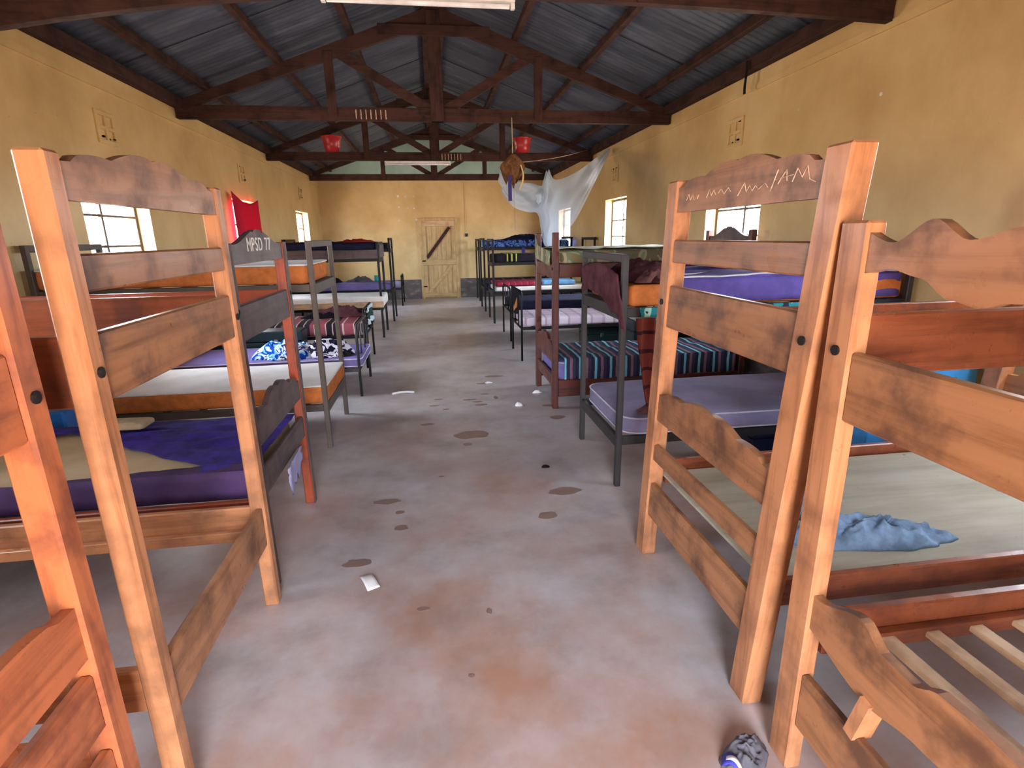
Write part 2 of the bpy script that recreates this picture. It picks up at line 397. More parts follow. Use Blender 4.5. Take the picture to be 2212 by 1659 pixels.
def child(parent, name, mb, mat, smooth=False, kind=None, label=None):
    b = parent.location
    me = bpy.data.meshes.new(name); me.from_pydata([(v[0]-b.x, v[1]-b.y, v[2]-b.z) for v in mb.v], [], mb.f); me.update(); fixn(me)
    me.materials.append(MATS[mat]); o = bpy.data.objects.new(name, me); COL.objects.link(o); o.parent = parent
    if smooth: me.polygons.foreach_set('use_smooth', [True]*len(me.polygons))
    if kind: o['kind'] = kind
    if label: o['label'] = label
    return o
def solid(t):
    def f(o):
        m = o.modifiers.new('thickness', 'SOLIDIFY'); m.thickness = t; m.offset = 0
    return f
def N(x, y, z=0): return noise.noise(Vector((x, y, z)))

# ------------------------------------------------------------------ the room
def wall_cells(mb, axis, face, back, a0, a1, z0, z1, holes):
    As = sorted({a0, a1} | {h[0] for h in holes} | {h[1] for h in holes}); Zs = sorted({z0, z1} | {h[2] for h in holes} | {h[3] for h in holes})
    for i in range(len(As)-1):
        for j in range(len(Zs)-1):
            ca, cz = (As[i]+As[i+1])/2, (Zs[j]+Zs[j+1])/2
            if any(h[0] < ca < h[1] and h[2] < cz < h[3] for h in holes): continue
            lo, hi = min(face, back), max(face, back)
            if axis == 'x': mb.box(lo, hi, As[i], As[i+1], Zs[j], Zs[j+1], 0)
            else: mb.box(As[i], As[i+1], lo, hi, Zs[j], Zs[j+1], 0)
    return mb
TH = .22
def struct(name, mb, mat): return single(name, mb, mat, kind='structure', base=(0, 0, 0))
fl = struct('floor', MB().grid(lambda u, v: (-3.2+u*6.7, -1.6+v*16.4, 0), 2, 2), 'floor')
fl_slab = None
wl = struct('wall_left', wall_cells(MB(), 'x', WL, WL-TH, YB-TH, YF+TH, 0, 3.02, WINL), 'wall')
wr = struct('wall_right', wall_cells(MB(), 'x', WR, WR+TH, YB-TH, YF+TH, 0, 3.02, WINR), 'wall')
wb = struct('wall_back', MB().box(WL, WR, YF, YF+TH, 0, 2.98, 0), 'wall')
RX, RZ, SL = .15, 4.11, .36               # ridge x, ridge underside, slope
def roofz(x): return RZ-SL*abs(x-RX)
GZ = 2.98
gab = [(WL, GZ), (WR, GZ), (WR, roofz(WR)+.02), (RX, RZ+.02), (WL, roofz(WL)+.02)]
child(wb, 'gable', MB().prism(gab, 'y', YF, YF+TH), 'mint')
wfm = wall_cells(MB(), 'y', YB, YB-TH, WL, WR, 0, 2.98, [DOOR]); wfm.prism(gab, 'y', YB-TH, YB)
wf = struct('wall_front', wfm, 'wall')
# plaster ledge (ring beam line) high on the side walls, with a slightly uneven lower edge
for nm, X, sgn, wall in (('l', WL, 1, wl), ('r', WR, -1, wr)):
    mb = MB(); n = 60
    def fn(u, v, X=X, sgn=sgn):
        y = YB+.01+u*(YF-YB-.02); q = .004*N(y*2.1, X)
        return (X+sgn*(0 if v < .01 or v > .99 else .016), y, 2.80+q+(.0 if v < .5 else .05+.012*N(y*3, 5)))
    mb.grid(fn, n, 3); child(wall, 'plaster_ledge', mb, 'wall')
# dark painted skirting
SK = .50
struct('baseboard_left', MB().box(WL, WL+.012, YB, YF, 0, SK, .002), 'skirt')
struct('baseboard_right', MB().box(WR-.012, WR, YB, YF, 0, SK, .002), 'skirt')
bb = MB().box(WL, -.33, YF-.012, YF, 0, SK, .002); bb.box(.70, WR, YF-.012, YF, 0, SK, .002)
struct('baseboard_back', bb, 'skirt')
# ventilation bricks above the windows
for wall, X, sgn, ws in ((wl, WL, 1, WINL), (wr, WR, -1, WINR)):
    for (a, b, c, d) in ws:
        yc = (a+b)/2+.03
        mb = MB(); y0, y1, z0, z1 = yc-.14, yc+.14, 2.36, 2.62; e = .018*sgn
        for (p, q, r, s_) in ((y0, y1, z0, z0+.035), (y0, y1, z1-.035, z1), (y0, y0+.035, z0+.035, z1-.035), (y1-.035, y1, z0+.035, z1-.035), (yc-.015, yc+.015, z0+.035, z1-.035), (y0+.035, yc-.015, 2.475, 2.505), (yc+.015, y1-.035, 2.475, 2.505)):
            mb.box(min(X, X+e), max(X, X+e), p, q, r, s_, .003)
        v = child(wall, 'vent_brick', mb, 'wall')
        mk = MB(); random.seed(int(yc*10))
        for k in range(5):
            yy, zz = random.choice([(y0+.05, z1-.045), (yc, z0+.04), (y1-.06, z1-.05), (y1-.05, z0+.05), (y0+.06, z0+.05), (yc+.04, 2.5)]); wv = random.uniform(.01, .03)
            x0, x1 = X+e*.2, X+e*1.08
            mk.box(min(x0, x1), max(x0, x1), yy, yy+wv, zz, zz+random.uniform(.008, .016), .001)
        c_ = child(v, 'chipped_hole', mk, 'dark_iron')
random.seed(7)
# white paint dabs and marks on the far wall
for i, (x, z, r) in enumerate([(-.78, 2.56, .03), (-.60, 2.55, .022), (-.40, 2.56, .022), (-.78, 2.30, .025), (-.56, 2.28, .016), (-.40, 2.27, .024), (-.79, 1.98, .022), (-.36, 2.00, .028)]):
    child(wb, 'paint_dab', MB().lathe([(r*1.0, 0), (r*.85, -.002), (r*.3, -.003)], (x, YF, z), 9, 'y'), 'paint_white')

for (y, z, r) in ((3.55, 2.42, .014), (4.4, 2.50, .010)):
    child(wr, 'paint_dab', MB().lathe([(r, 0), (r*.8, -.002), (r*.3, -.003)], (WR, y, z), 9, 'x'), 'paint_white')
# windows
def window(n, X, sgn, a, b, c, d):
    t = Thing('window_%d' % n, None, None, (X, (a+b)/2, c), kind='structure')
    xo = X-sgn*.12
    x0, x1 = min(xo, xo-sgn*.03), max(xo, xo-sgn*.03)
    fr = MB(); w_ = .035
    for (p, q, r, s_) in ((a, b, c, c+w_), (a, b, d-w_, d), (a, a+w_, c+w_, d-w_), (b-w_, b, c+w_, d-w_)): fr.box(x0, x1, p, q, r, s_, .003)
    t.part('window_frame', fr, 'steel_brown')
    ym = a+(b-a)*.45; zs = [c+w_, c+.34, c+.60, d-w_]; ys = [a+w_, ym, b-w_]
    t.part('mullion', MB().box(x0, x1, ym-.014, ym+.014, c+w_, d-w_, .003), 'steel_brown')
    for z in zs[1:3]:
        for k in range(2): t.part('glazing_bar', MB().box(x0+.004, x1-.004, ys[k]+(.014 if k else 0), ys[k+1]-(0 if k else .014), z-.01, z+.01, .002), 'steel_brown')
    for i in range(2):
        for j in range(3):
            t.part('pane', MB().box((x0+x1)/2-.002, (x0+x1)/2+.002, ys[i]+.005, ys[i+1]-.005, zs[j]+.005, zs[j+1]-.005, 0), 'glass')
    t.part('window_sill', MB().box(min(X+sgn*.015, X-sgn*TH), max(X+sgn*.015, X-sgn*TH), a, b, c-.025, c, .004), 'wall')
k = 1
for ws, X, s_ in ((WINL, WL, 1), (WINR, WR, -1)):
    for h in ws: window(k, X, s_, *h); k += 1

# door in the far wall: ledged and braced plank door in its frame
dr = Thing('door_1', None, None, (.17, YF, 0), kind='structure')
X0, X1 = -.30, .66
dr.part('door_frame', MB().box(X0, X0+.06, YF-.05, YF-.001, 0, 2.03).box(X1-.06, X1, YF-.05, YF-.001, 0, 2.03).box(X0+.06, X1-.06, YF-.05, YF-.001, 1.97, 2.03), 'doorwz')
dr.part('transom_board', MB().box(X0+.06, X1-.06, YF-.04, YF-.001, 1.83, 1.97), 'palex')
n = 7; wpl = (X1-X0-.12)/n
for i in range(n):
    dr.part('plank', MB().box(X0+.06+i*wpl+.003, X0+.06+(i+1)*wpl-.003, YF-.02, YF-.004, .02, 1.83, .003), 'doorwz')
for (z0, z1) in ((.03, .13), (.86, 1.00)):
    dr.part('rail', MB().box(X0+.06, X1-.06, YF-.045, YF-.021, z0, z1), 'doorwx')
for (x0, x1) in ((X0+.06, X0+.15), (X1-.15, X1-.06)):
    for (z0, z1) in ((.132, .858), (1.002, 1.83)): dr.part('stile', MB().box(x0, x1, YF-.045, YF-.021, z0, z1), 'doorwz')
dr.part('brace', MB().beam((X0+.16, YF-.032, .16), (X1-.17, YF-.032, .84), .02, .07), 'doorwx')
dr.part('brace', MB().beam((X0+.16, YF-.032, 1.05), (X1-.20, YF-.032, 1.80), .022, .075), 'roofwx', label='dark worn upper brace')
dr.part('hinge', MB().box(X0+.03, X0+.12, YF-.056, YF-.05, .95, .985, .001).box(X0+.03, X0+.12, YF-.056, YF-.05, .3, .335, .001), 'dark_iron')
single('socket_box', MB().box(.86, .93, YF-.04, YF, 1.56, 1.64), 'black_plastic', 'small black electrical box on the far wall right of the door', 'switch')
single('conduit', MB().tube([(.88, YF-.01, 1.64), (.88, YF-.01, 2.84)], .008, 6), 'wall', 'thin cable conduit running up the far wall from the black box', 'conduit')

# roof: corrugated sheets on purlins
ce = bpy.data.objects.new('ceiling', None); COL.objects.link(ce); ce['kind'] = 'structure'
def sheet_mesh(side, width):
    mb = MB(); nw = 10; seg = 5; nv = 3
    xe = WL-.45 if side < 0 else WR+.45
    lo, hi = RX, xe
    def fn(u, v):
        x = lo+(hi-lo)*v; y = u*width
        return (x, y, roofz(x)+.012+.010*math.sin(2*math.pi*nw*u))
    mb.grid(fn, nw*seg, nv)
    me = bpy.data.meshes.new('roof_sheet'); me.from_pydata(mb.v, [], mb.f); me.update(); me.materials.append(MATS['iron'])
    me.polygons.foreach_set('use_smooth', [True]*len(me.polygons)); return me
SWD = .80
for side in (-1, 1):
    me = sheet_mesh(side, SWD); y = YB-TH-.1; i = 0
    while y < YF+TH:
        o = bpy.data.objects.new('roof_sheet', me); COL.objects.link(o); o.parent = ce
        o.location = (0, y, .005*(i % 2)); y += SWD-.05; i += 1
for off in (.10, .92, 1.72, 2.50):
    for s_ in (-1, 1):
        x = RX+s_*off; z = roofz(x)
        child(ce, 'purlin', MB().box(x-.034, x+.034, YB+.01, YF-.01, z-.076, z-.004, .004), 'roofwy')
for s_, X in ((-1, WL), (1, WR)):     # wall plates
    z = roofz(X-s_*.05)-.02
    child(ce, 'wall_plate', MB().box(min(X, X-s_*.09), max(X, X-s_*.09), YB+.01, YF-.01, z-.13, z-.02, .005), 'roofwy')

def truss(y, label, bow=0, tally=None):
    t = Thing('roof_truss', label, 'truss', (RX, y, 2.85), group='timber roof trusses')
    a, b = WL+.012, WR-.012; hw = .028
    top = lambda x: roofz(x)-.078
    def chord_z(x):
        if not bow: return 2.85
        u = (x-RX)/2.85
        return 2.885-(.34*max(0, -u)**1.7 if u < 0 else .05*u*u)
    n = 14 if bow else 1; pts = [a+(b-a)*i/n for i in range(n+1)]
    poly = [(x, chord_z(x)) for x in pts]+[(x, min(max(chord_z(x)+.14, 2.99), top(x)-.005)) for x in reversed(pts)]
    t.part('bottom_chord', MB().prism(poly, 'y', y-hw, y+hw), 'roofwx')
    for s_, e in ((-1, a), (1, b)):
        poly = [(RX, top(RX)), (e, top(e)), (e, max(2.92, top(e)-.17)), (RX, top(RX)-.175)]
        t.part('rafter', MB().prism(poly, 'y', y-hw-.002, y+hw+.002), 'roofwx')
    t.part('king_post', MB().box(RX-.085, RX+.065, y-.045, y+.045, 2.85, 3.98, .005), 'roofwz')
    for s_ in (-1, 1):
        xq = RX+s_*1.18
        t.part('queen_post', MB().box(xq-.05, xq+.05, y-.04, y-.003, 2.88, top(xq)-.06, .004), 'roofwz')
        t.part('strut', MB().beam((RX+s_*.06, y+.012, 2.96), (RX+s_*1.10, y+.012, top(RX+s_*1.10)-.08), .04, .10), 'roofwx')
    t.part('collar', MB().box(RX-.62, RX+.62, y-.052, y-.03, 3.72, 3.83, .004), 'roofwx')
    if tally:
        mb = MB()
        for i in range(7): x = tally+i*.055+.006*N(i, y); mb.box(x, x+.012, y-hw-.006, y-hw-.001, 2.865+.01*N(i*3, 1), 2.965, .001)
        t.part('paint_tally', mb, 'chalk', label='row of pale paint strokes')
    return t
TY = [3.556, 6.906, 10.257, 13.607]
truss(TY[0], 'nearest timber roof truss crossing the very top of the view', bow=1)
truss(TY[1], 'whole timber roof truss with white paint strokes, second from the camera', tally=-.78)
truss(TY[2], 'timber roof truss carrying the two red buckets', tally=.25)
truss(TY[3], 'farthest timber roof truss right in front of the mint gable')

# fluorescent battens
def batten(x0, x1, y, z, label):
    t = Thing('fluorescent_batten', label, 'light', ((x0+x1)/2, y, z), group='white fluorescent battens')
    t.part('housing', MB().box(x0, x1, y-.035, y+.035, z+.028, z+.07, .006), 'white_enamel')
    t.part('tube', MB().tube([(x0+.03, y, z+.014), (x1-.03, y, z+.014)], .013, 10), 'tube_glass', smooth=True)
    for x in (x0+.012, x1-.012): t.part('lamp_holder', MB().box(x-.012, x+.012, y-.016, y+.016, z, z+.03, .003), 'white_enamel')
batten(-.53, .54, TY[0]-.065, 2.80, 'unlit white fluorescent batten on the nearest truss, at the top edge')
batten(-.74, .40, TY[2]-.03, 2.776, 'unlit white fluorescent batten under the truss with the red buckets')

# ------------------------------------------------------------------ beds
def scallop(y0, y1, zb, ztop, zpeak, kind='waves', zdip=None):
    """(y, z) outline of a shaped end board."""
    L = y1-y0; top = []
    n = 36
    if kind == 'profile':                      # mirrored free outline: lists of (distance from centre, z)
        def ev(P, d):
            for (a, za), (b, zb_) in zip(P, P[1:]):
                if a <= d <= b:
                    t_ = (d-a)/(b-a); t_ = t_*t_*(3-2*t_); return za+(zb_-za)*t_
            return P[-1][1]
        n = 64; c = (y0+y1)/2; ys_ = [y0+L*i/n for i in range(n+1)]
        return [(y, ev(zb, abs(y-c))) for y in ys_]+[(y, ev(ztop, abs(y-c))) for y in reversed(ys_)]
    for i in range(n+1):
        u = i/n; c = abs(u-.5)*2
        if kind == 'waves':                    # stepped cyma lobes rising to the middle
            z = ztop+(zpeak-ztop)*max(0, (1-c)*1.15-.08 if c > .08 else .98)
            z += (zpeak-ztop)*.28*abs(math.sin(math.pi*4*u))*(1 if .08 < u < .92 else 0)-.08*(zpeak-ztop)
        elif kind == 'arch':
            z = ztop+(zpeak-ztop)*(.5+.5*math.cos(math.pi*min(1, c*1.15)))-((zpeak-ztop)*.12 if abs(c-.18) < .04 else 0)
        else:                                  # 'crest': dip, crest, dip
            z = ztop+(zpeak-ztop)*math.cos(math.pi*2.6*c)*(1-.25*c)
        top.append((y0+L*u, z))
    bot = []
    if zdip is not None:
        for i in range(n+1):
            u = 1-i/n; c = abs(u-.5)*2
            bot.append((y0+L*u, zb+(zdip-zb)*math.cos(math.pi*1.35*c)*(1 if c < .37 else .85)+( .03*math.sin(math.pi*min(1, (c-.6)/.4)) if c > .6 else 0)))
    else: bot = [(y1, zb), (y0, zb)]
    return top+bot

def bolt(t, x, y, z, ax, par=None):
    t.part('bolt', MB().lathe([(.013, -.004), (.013, .003), (.007, .006)], (x, y, z), 10, ax), 'dark_iron', parent=par)

def wood_bunk(label, xa, xw, y0, y1, wood_, ends, top, upper, lower, pw=.06, pd=.07, lean=0, cleat=None, group='wooden bunk beds', post_wood=None, end_wood=None, slat_lo=None, slat_up=None, wall_top=None, inset=.008, rails=None):
    """xa: aisle face, xw: wall end; ends: list of boards in the aisle end; upper/lower: (z0, z1) of side rails."""
    s = 1 if xw > xa else -1                 # direction from aisle towards the wall
    t = Thing('bunk_bed', label, 'bunk bed', ((xa+xw)/2, (y0+y1)/2, 0), group=group, lean=lean)
    pwn = post_wood or wood_; ew = end_wood or wood_
    def bx(xs, xe, *r, **k): return MB().box(min(xs, xe), max(xs, xe), *r, **k)
    for (xs, tp) in ((xa, top), (xw-s*pw, wall_top or top)):
        for yy in (y0, y1-pd):
            t.part('post', bx(xs, xs+s*pw, yy, yy+pd, 0, tp, ch=.006), pwn+'z')
    for xs, dr_ in ((xa+s*inset, s), (xw-s*inset, -s)):
        for bd in ends:
            kind, z0, z1 = bd[:3]; th = .026
            ya, yb = y0+pd-.002, y1-pd+.002
            x0, x1 = min(xs, xs+dr_*th), max(xs, xs+dr_*th)
            if kind == 'flat': t.part('end_board', MB().box(x0, x1, ya, yb, z0, z1, .005), ew+'y')
            else:
                o = t.part('shaped_board', MB().prism(scallop(ya, yb, z0, z1, bd[3], kind, bd[4] if len(bd) > 4 else None), 'x', x0, x1), ew+'y')
    for (z0, z1), rw in ((upper, rails[0] if rails else wood_), (lower, rails[1] if rails else wood_)):
        for yy in (y0+.012, y1-.012-.03):
            r = t.part('side_rail', bx(xa+s*pw, xw-s*pw, yy, yy+.03, z0, z1, ch=.005), rw+'x')
            inn = yy+.03 if yy < (y0+y1)/2 else yy-.03
            if cleat and (z0, z1) == lower: t.part('cleat', bx(xa+s*pw+s*.02, xw-s*pw-s*.02, min(inn, inn+.03*(1 if yy < (y0+y1)/2 else 1)), inn+.03, z0-.01, z0+.035, ch=.003), rw+'x', parent=r)
    for sl in (slat_lo, slat_up):
        if sl:
            z, xs_ = sl
            for x in xs_: t.part('slat', MB().box(x, x+.045, y0+.045, y1-.045, z, z+.02, .004), 'paley')
    for yy in (y0+pd/2, y1-pd/2): bolt(t, xa-s*.001, yy, 1.27 if upper[1] > 1.2 else 1.1, 'x')
    return t

# --- left side, nearest first
L1 = wood_bunk('reddish wooden bunk at the lower left edge, nearest on the left', -.76, -2.62, .08, 1.125, 'amber',
    [('flat', 1.19, 1.36), ('waves', .70, .83, .87), ('flat', .52, .66), ('flat', .31, .46)], 1.60, (1.20, 1.36), (.31, .46), pw=.062, pd=.062, slat_up=(1.18, [-2.4, -2.1, -1.8, -1.5, -1.2, -.95]))
L2 = wood_bunk('bare pale orange wooden bunk with tall scalloped top board, left foreground', -.752, -2.62, 1.262, 2.205, 'pine',
    [('waves', 1.64, 1.722, 1.77), ('flat', 1.445, 1.528), ('flat', 1.195, 1.355), ('flat', .30, .475)], 1.735, (1.19, 1.355), (.345, .475), pw=.058, pd=.055, cleat=True, rails=('rail', 'pine'), end_wood='board')
L3 = wood_bunk('dark painted wooden bunk with arched lettered headboard on the left', -.79, -2.62, 2.28, 3.16, 'red',
    [('arch', 1.455, 1.535, 1.60), ('flat', 1.14, 1.29), ('waves', .67, .78, .86), ('flat', .435, .56)], 1.54, (1.14, 1.29), (.36, .44), pw=.055, pd=.05, post_wood='red', end_wood='dark', cleat=True, group='wooden bunk beds')
for yy in (2.28, 3.11):
    L3.part('painted_face', MB().box(-.7905, -.7870, yy-.001, yy+.051, .0, 1.541, .0005), 'darkz')
# lettering on the arched headboard
hb = [o for o in L3.o.children if o.name.startswith('shaped_board')][0]
yl = 2.545
for chh in 'MPSD 77':
    if chh == ' ': yl += .035; continue
    cu = bpy.data.curves.new('letter', 'FONT'); cu.body = chh; cu.size = .085; cu.extrude = .0008
    tmp = bpy.data.objects.new('tmp', cu); COL.objects.link(tmp); bpy.context.view_layer.update()
    me = bpy.data.meshes.new_from_object(tmp.evaluated_get(bpy.context.evaluated_depsgraph_get())); bpy.data.objects.remove(tmp)
    me.materials.clear(); me.materials.append(MATS['paint_white']); me.name = 'letter'
    lo = bpy.data.objects.new('letter', me); COL.objects.link(lo); lo.parent = hb
    lo.matrix_local = Matrix.Translation((-.79-.008+.0016-L3.base.x, yl-L3.base.y, 1.505)) @ Matrix(((0, 0, 1, 0), (1, 0, 0, 0), (0, 1, 0, 0), (0, 0, 0, 1)))
    yl += max(v.co.x for v in me.vertices)+.008

# --- right side, nearest first
R1 = wood_bunk('pale orange wooden bunk with bare slats at the lower right, nearest on the right', .96, 2.80, .14, 1.200, 'pine',
    [('profile', [(0, 1.60), (.12, 1.552), (.21, 1.530), (.29, 1.570), (.38, 1.524), (.50, 1.562)], [(0, 1.440), (.12, 1.425), (.17, 1.410), (.23, 1.420), (.30, 1.456), (.38, 1.470), (.45, 1.456), (.50, 1.425)], 0), ('flat', 1.10, 1.272), ('profile', [(0, .645), (.08, .64), (.14, .608), (.22, .612), (.29, .652), (.43, .602), (.50, .626)], [(0, .492), (.10, .484), (.24, .455), (.50, .508)], 0), ('flat', .165, .345)], 1.572, (1.215, 1.355), (.40, .50), pw=.05, pd=.085, cleat=True,
    slat_lo=(.405, [1.07+.145*i for i in range(12)]), rails=('rail', 'rail'), end_wood='board')
R1.part('peg', MB().beam((.985, .93, .34), (.985, .90, .47), .03, .055), 'pinez')
R1.part('slat_support', MB().box(1.02, 2.74, .64, .69, .368, .404, .004), 'palex')
bolt(R1, 1.13, 1.165, 1.26, 'y')
R2 = wood_bunk('leaning pale orange wooden bunk with chalk scribbled top board, right foreground', .96, 2.80, 1.345, 2.345, 'pine',
    [('waves', 1.63, 1.725, 1.775), ('flat', 1.435, 1.525), ('flat', 1.165, 1.342), ('waves', .735, .862, .91), ('flat', .53, .612), ('flat', .235, .41)], 1.75, (1.17, 1.225), (.40, .50), pw=.07, pd=.09, lean=.085, cleat=True, rails=('rail', 'rail'), end_wood='board')
# chalk scribble: freehand strokes on the aisle face of the top board (v from 0 at far end to 1 at near end)
st = [[(.08, .3), (.10, .55), (.12, .3), (.14, .5), (.16, .28), (.20, .45), (.19, .3)], [(.28, .3), (.30, .6), (.32, .35), (.34, .55), (.36, .35)], [(.38, .4), (.40, .55), (.43, .35), (.46, .55), (.48, .4)],
      [(.54, .2), (.58, .62), (.60, .3), (.62, .5), (.64, .3), (.66, .48), (.68, .32), (.72, .5), (.74, .35)], [(.76, .2), (.79, .85)], [(.80, .4), (.84, .8), (.85, .45)], [(.78, .55), (.88, .62)], [(.88, .4), (.90, .78), (.93, .5), (.95, .8), (.97, .4), (1.0, .3)]]
tb = [o for o in R2.o.children if o.name.startswith('shaped_board')][0]
for s_ in st:
    R2.part('chalk_stroke', MB().tube([(.96+.008-.0012, 2.24-u*.78, 1.645+v*.085) for (u, v) in s_], .0019, 4), 'chalk', parent=tb)
R2.part('deck_board', MB().box(1.03, 2.72, 1.40, 2.29, .437, .449, .003), 'ply', label='bare plywood deck of the lower bunk')

R4 = wood_bunk('mahogany wooden bunk with teal striped blanket, right side beyond the metal bunk', 1.025, 2.90, 4.64, 5.49, 'mahog',
    [('flat', 1.19, 1.31), ('waves', .43, .58, .66), ('flat', .20, .31)], 1.575, (1.195, 1.312), (.11, .27), pw=.055, pd=.06, group='wooden bunk beds')
R4.part('wall_headboard', MB().prism(scallop(4.70, 5.43, 1.45, 1.52, 1.61, 'arch'), 'x', 2.862, 2.888), 'darky')

def metal_bunk(label, xa, xw, y0, y1, top, uz, lz, mat='steel', r=.018, topbar=True, base=True):
    s = 1 if xw > xa else -1
    t = Thing('metal_bunk_bed', label, 'bunk bed', ((xa+xw)/2, (y0+y1)/2, 0), group='metal bunk beds')
    for xs in (xa, xw-s*2*r):
        for yy in (y0, y1-2*r): t.part('post', MB().box(min(xs, xs+s*2*r), max(xs, xs+s*2*r), yy, yy+2*r, 0, top, .003), mat)
        x0, x1 = min(xs, xs+s*2*r), max(xs, xs+s*2*r)
        if topbar: t.part('top_bar', MB().box(x0, x1, y0+2*r, y1-2*r, top-.045, top, .003), mat)
        for z in (uz, lz): t.part('end_bar', MB().box(x0+.004, x1-.004, y0+2*r, y1-2*r, z-.075, z, .003), mat)
    for z in (uz, lz):
        for yy in (y0+.004, y1-.034):
            t.part('side_rail', MB().box(min(xa+s*2*r, xw-s*2*r), max(xa+s*2*r, xw-s*2*r), yy, yy+.03, z-.055, z, .003), mat)
        if base:
            m0, m1 = min(xa+s*2*r, xw-s*2*r), max(xa+s*2*r, xw-s*2*r)
            for k in range(7):
                x = m0+(m1-m0)*(k+.5)/7; t.part('slat', MB().box(x-.02, x+.02, y0+.034, y1-.034, z-.018, z-.003, .002), mat)
    return t
L4 = metal_bunk('grey metal bunk holding two orange foam mattresses on the left', -.84, -2.66, 4.02, 4.875, 1.543, 1.245, .352, 'steel_brown')
R3 = metal_bunk('grey metal bunk with lavender mattresses on the right', 1.07, 2.96, 3.0, 3.87, 1.44, 1.135, .335, 'steel')
L7 = metal_bunk('dark bunk with boxed upper rails, far left before the last beds', -.83, -2.66, 8.8, 9.60, 1.50, 1.26, .50, 'black_metal')
L8 = metal_bunk('far left dark bunk with lavender lower mattress and teal cup', -.78, -2.66, 10.55, 11.28, 1.56, 1.36, .60, 'black_metal')
R6 = metal_bunk('far right dark bunk with red blanket below and yellow striped bolster above', 1.05, 2.96, 9.80, 10.66, 1.51, 1.10, .58, 'black_metal')
R7 = metal_bunk('far right black bunk topped with blue patterned bedding', 1.05, 2.96, 11.5, 12.40, 1.52, 1.33, .50, 'black_metal')
R8 = metal_bunk('last dark bunk in the far right corner', 1.10, 2.96, 13.45, 14.25, 1.50, 1.30, .50, 'black_metal')
L7.part('box_rail', MB().box(-2.64, -.85, 8.772, 8.798, 1.25, 1.385, .004), 'darkx')
L7.part('box_rail', MB().box(-2.64, -.85, 9.602, 9.626, 1.25, 1.385, .004), 'darkx')
L7.part('end_panel', MB().box(-.828, -.812, 8.84, 9.56, 1.26, 1.46, .004), 'darky')

def tube_bed(label, xa, xw, y0, y1, z, hi, mat='black_metal', r=.014):
    s = 1 if xw > xa else -1
    t = Thing('metal_bed', label, 'bed', ((xa+xw)/2, (y0+y1)/2, 0), group='low metal beds')
    for x, h in ((xa, hi), (xw-s*.02, hi+.12)):
        pts = [(x, y0, 0), (x, y0, h-.1)]
        for k in range(7):
            a = math.pi/2*k/6; pts.append((x, y0+.1-.1*math.cos(a), h-.1+.1*math.sin(a)))
        pts += [(x, y1-(p[1]-y0), p[2]) for p in reversed(pts)]
        t.part('end_hoop', MB().tube(pts, r, 8), mat, smooth=True)
        t.part('cross_bar', MB().tube([(x, y0, z-.02), (x, y1, z-.02)], r*.9, 8), mat, smooth=True)
        for yy in (y0+.26, y1-.26): t.part('upright', MB().tube([(x, yy, z-.02), (x, yy, h)], r*.6, 6), mat, smooth=True)
    for yy in (y0, y1):
        t.part('side_rail', MB().box(min(xa, xw), max(xa, xw), yy-.013, yy+.013, z-.04, z-.002, .003), mat)
    for k in range(6):
        x = xa+(xw-xa)*(k+.5)/6; t.part('slat', MB().box(x-.02, x+.02, y0+.013, y1-.013, z-.016, z-.003, .002), mat)
    return t
L5 = tube_bed('low hoop-ended bed with lavender mattress on the left', -.79, -2.66, 5.42, 6.24, .30, .72, 'steel')
L6 = tube_bed('low metal bed under the red and black striped blanket', -.87, -2.66, 6.68, 7.50, .42, .72)
L9 = tube_bed('small low bed in the far left corner by the door', -.76, -2.66, 13.02, 13.84, .42, .70)
R5 = tube_bed('low hoop-ended bed with pink checked mattress on the right', 1.07, 2.94, 6.66, 7.46, .44, .88)
R5b = tube_bed('low bed with dark navy mattress behind the pink checked one', 1.12, 2.94, 8.02, 8.88, .47, .80)

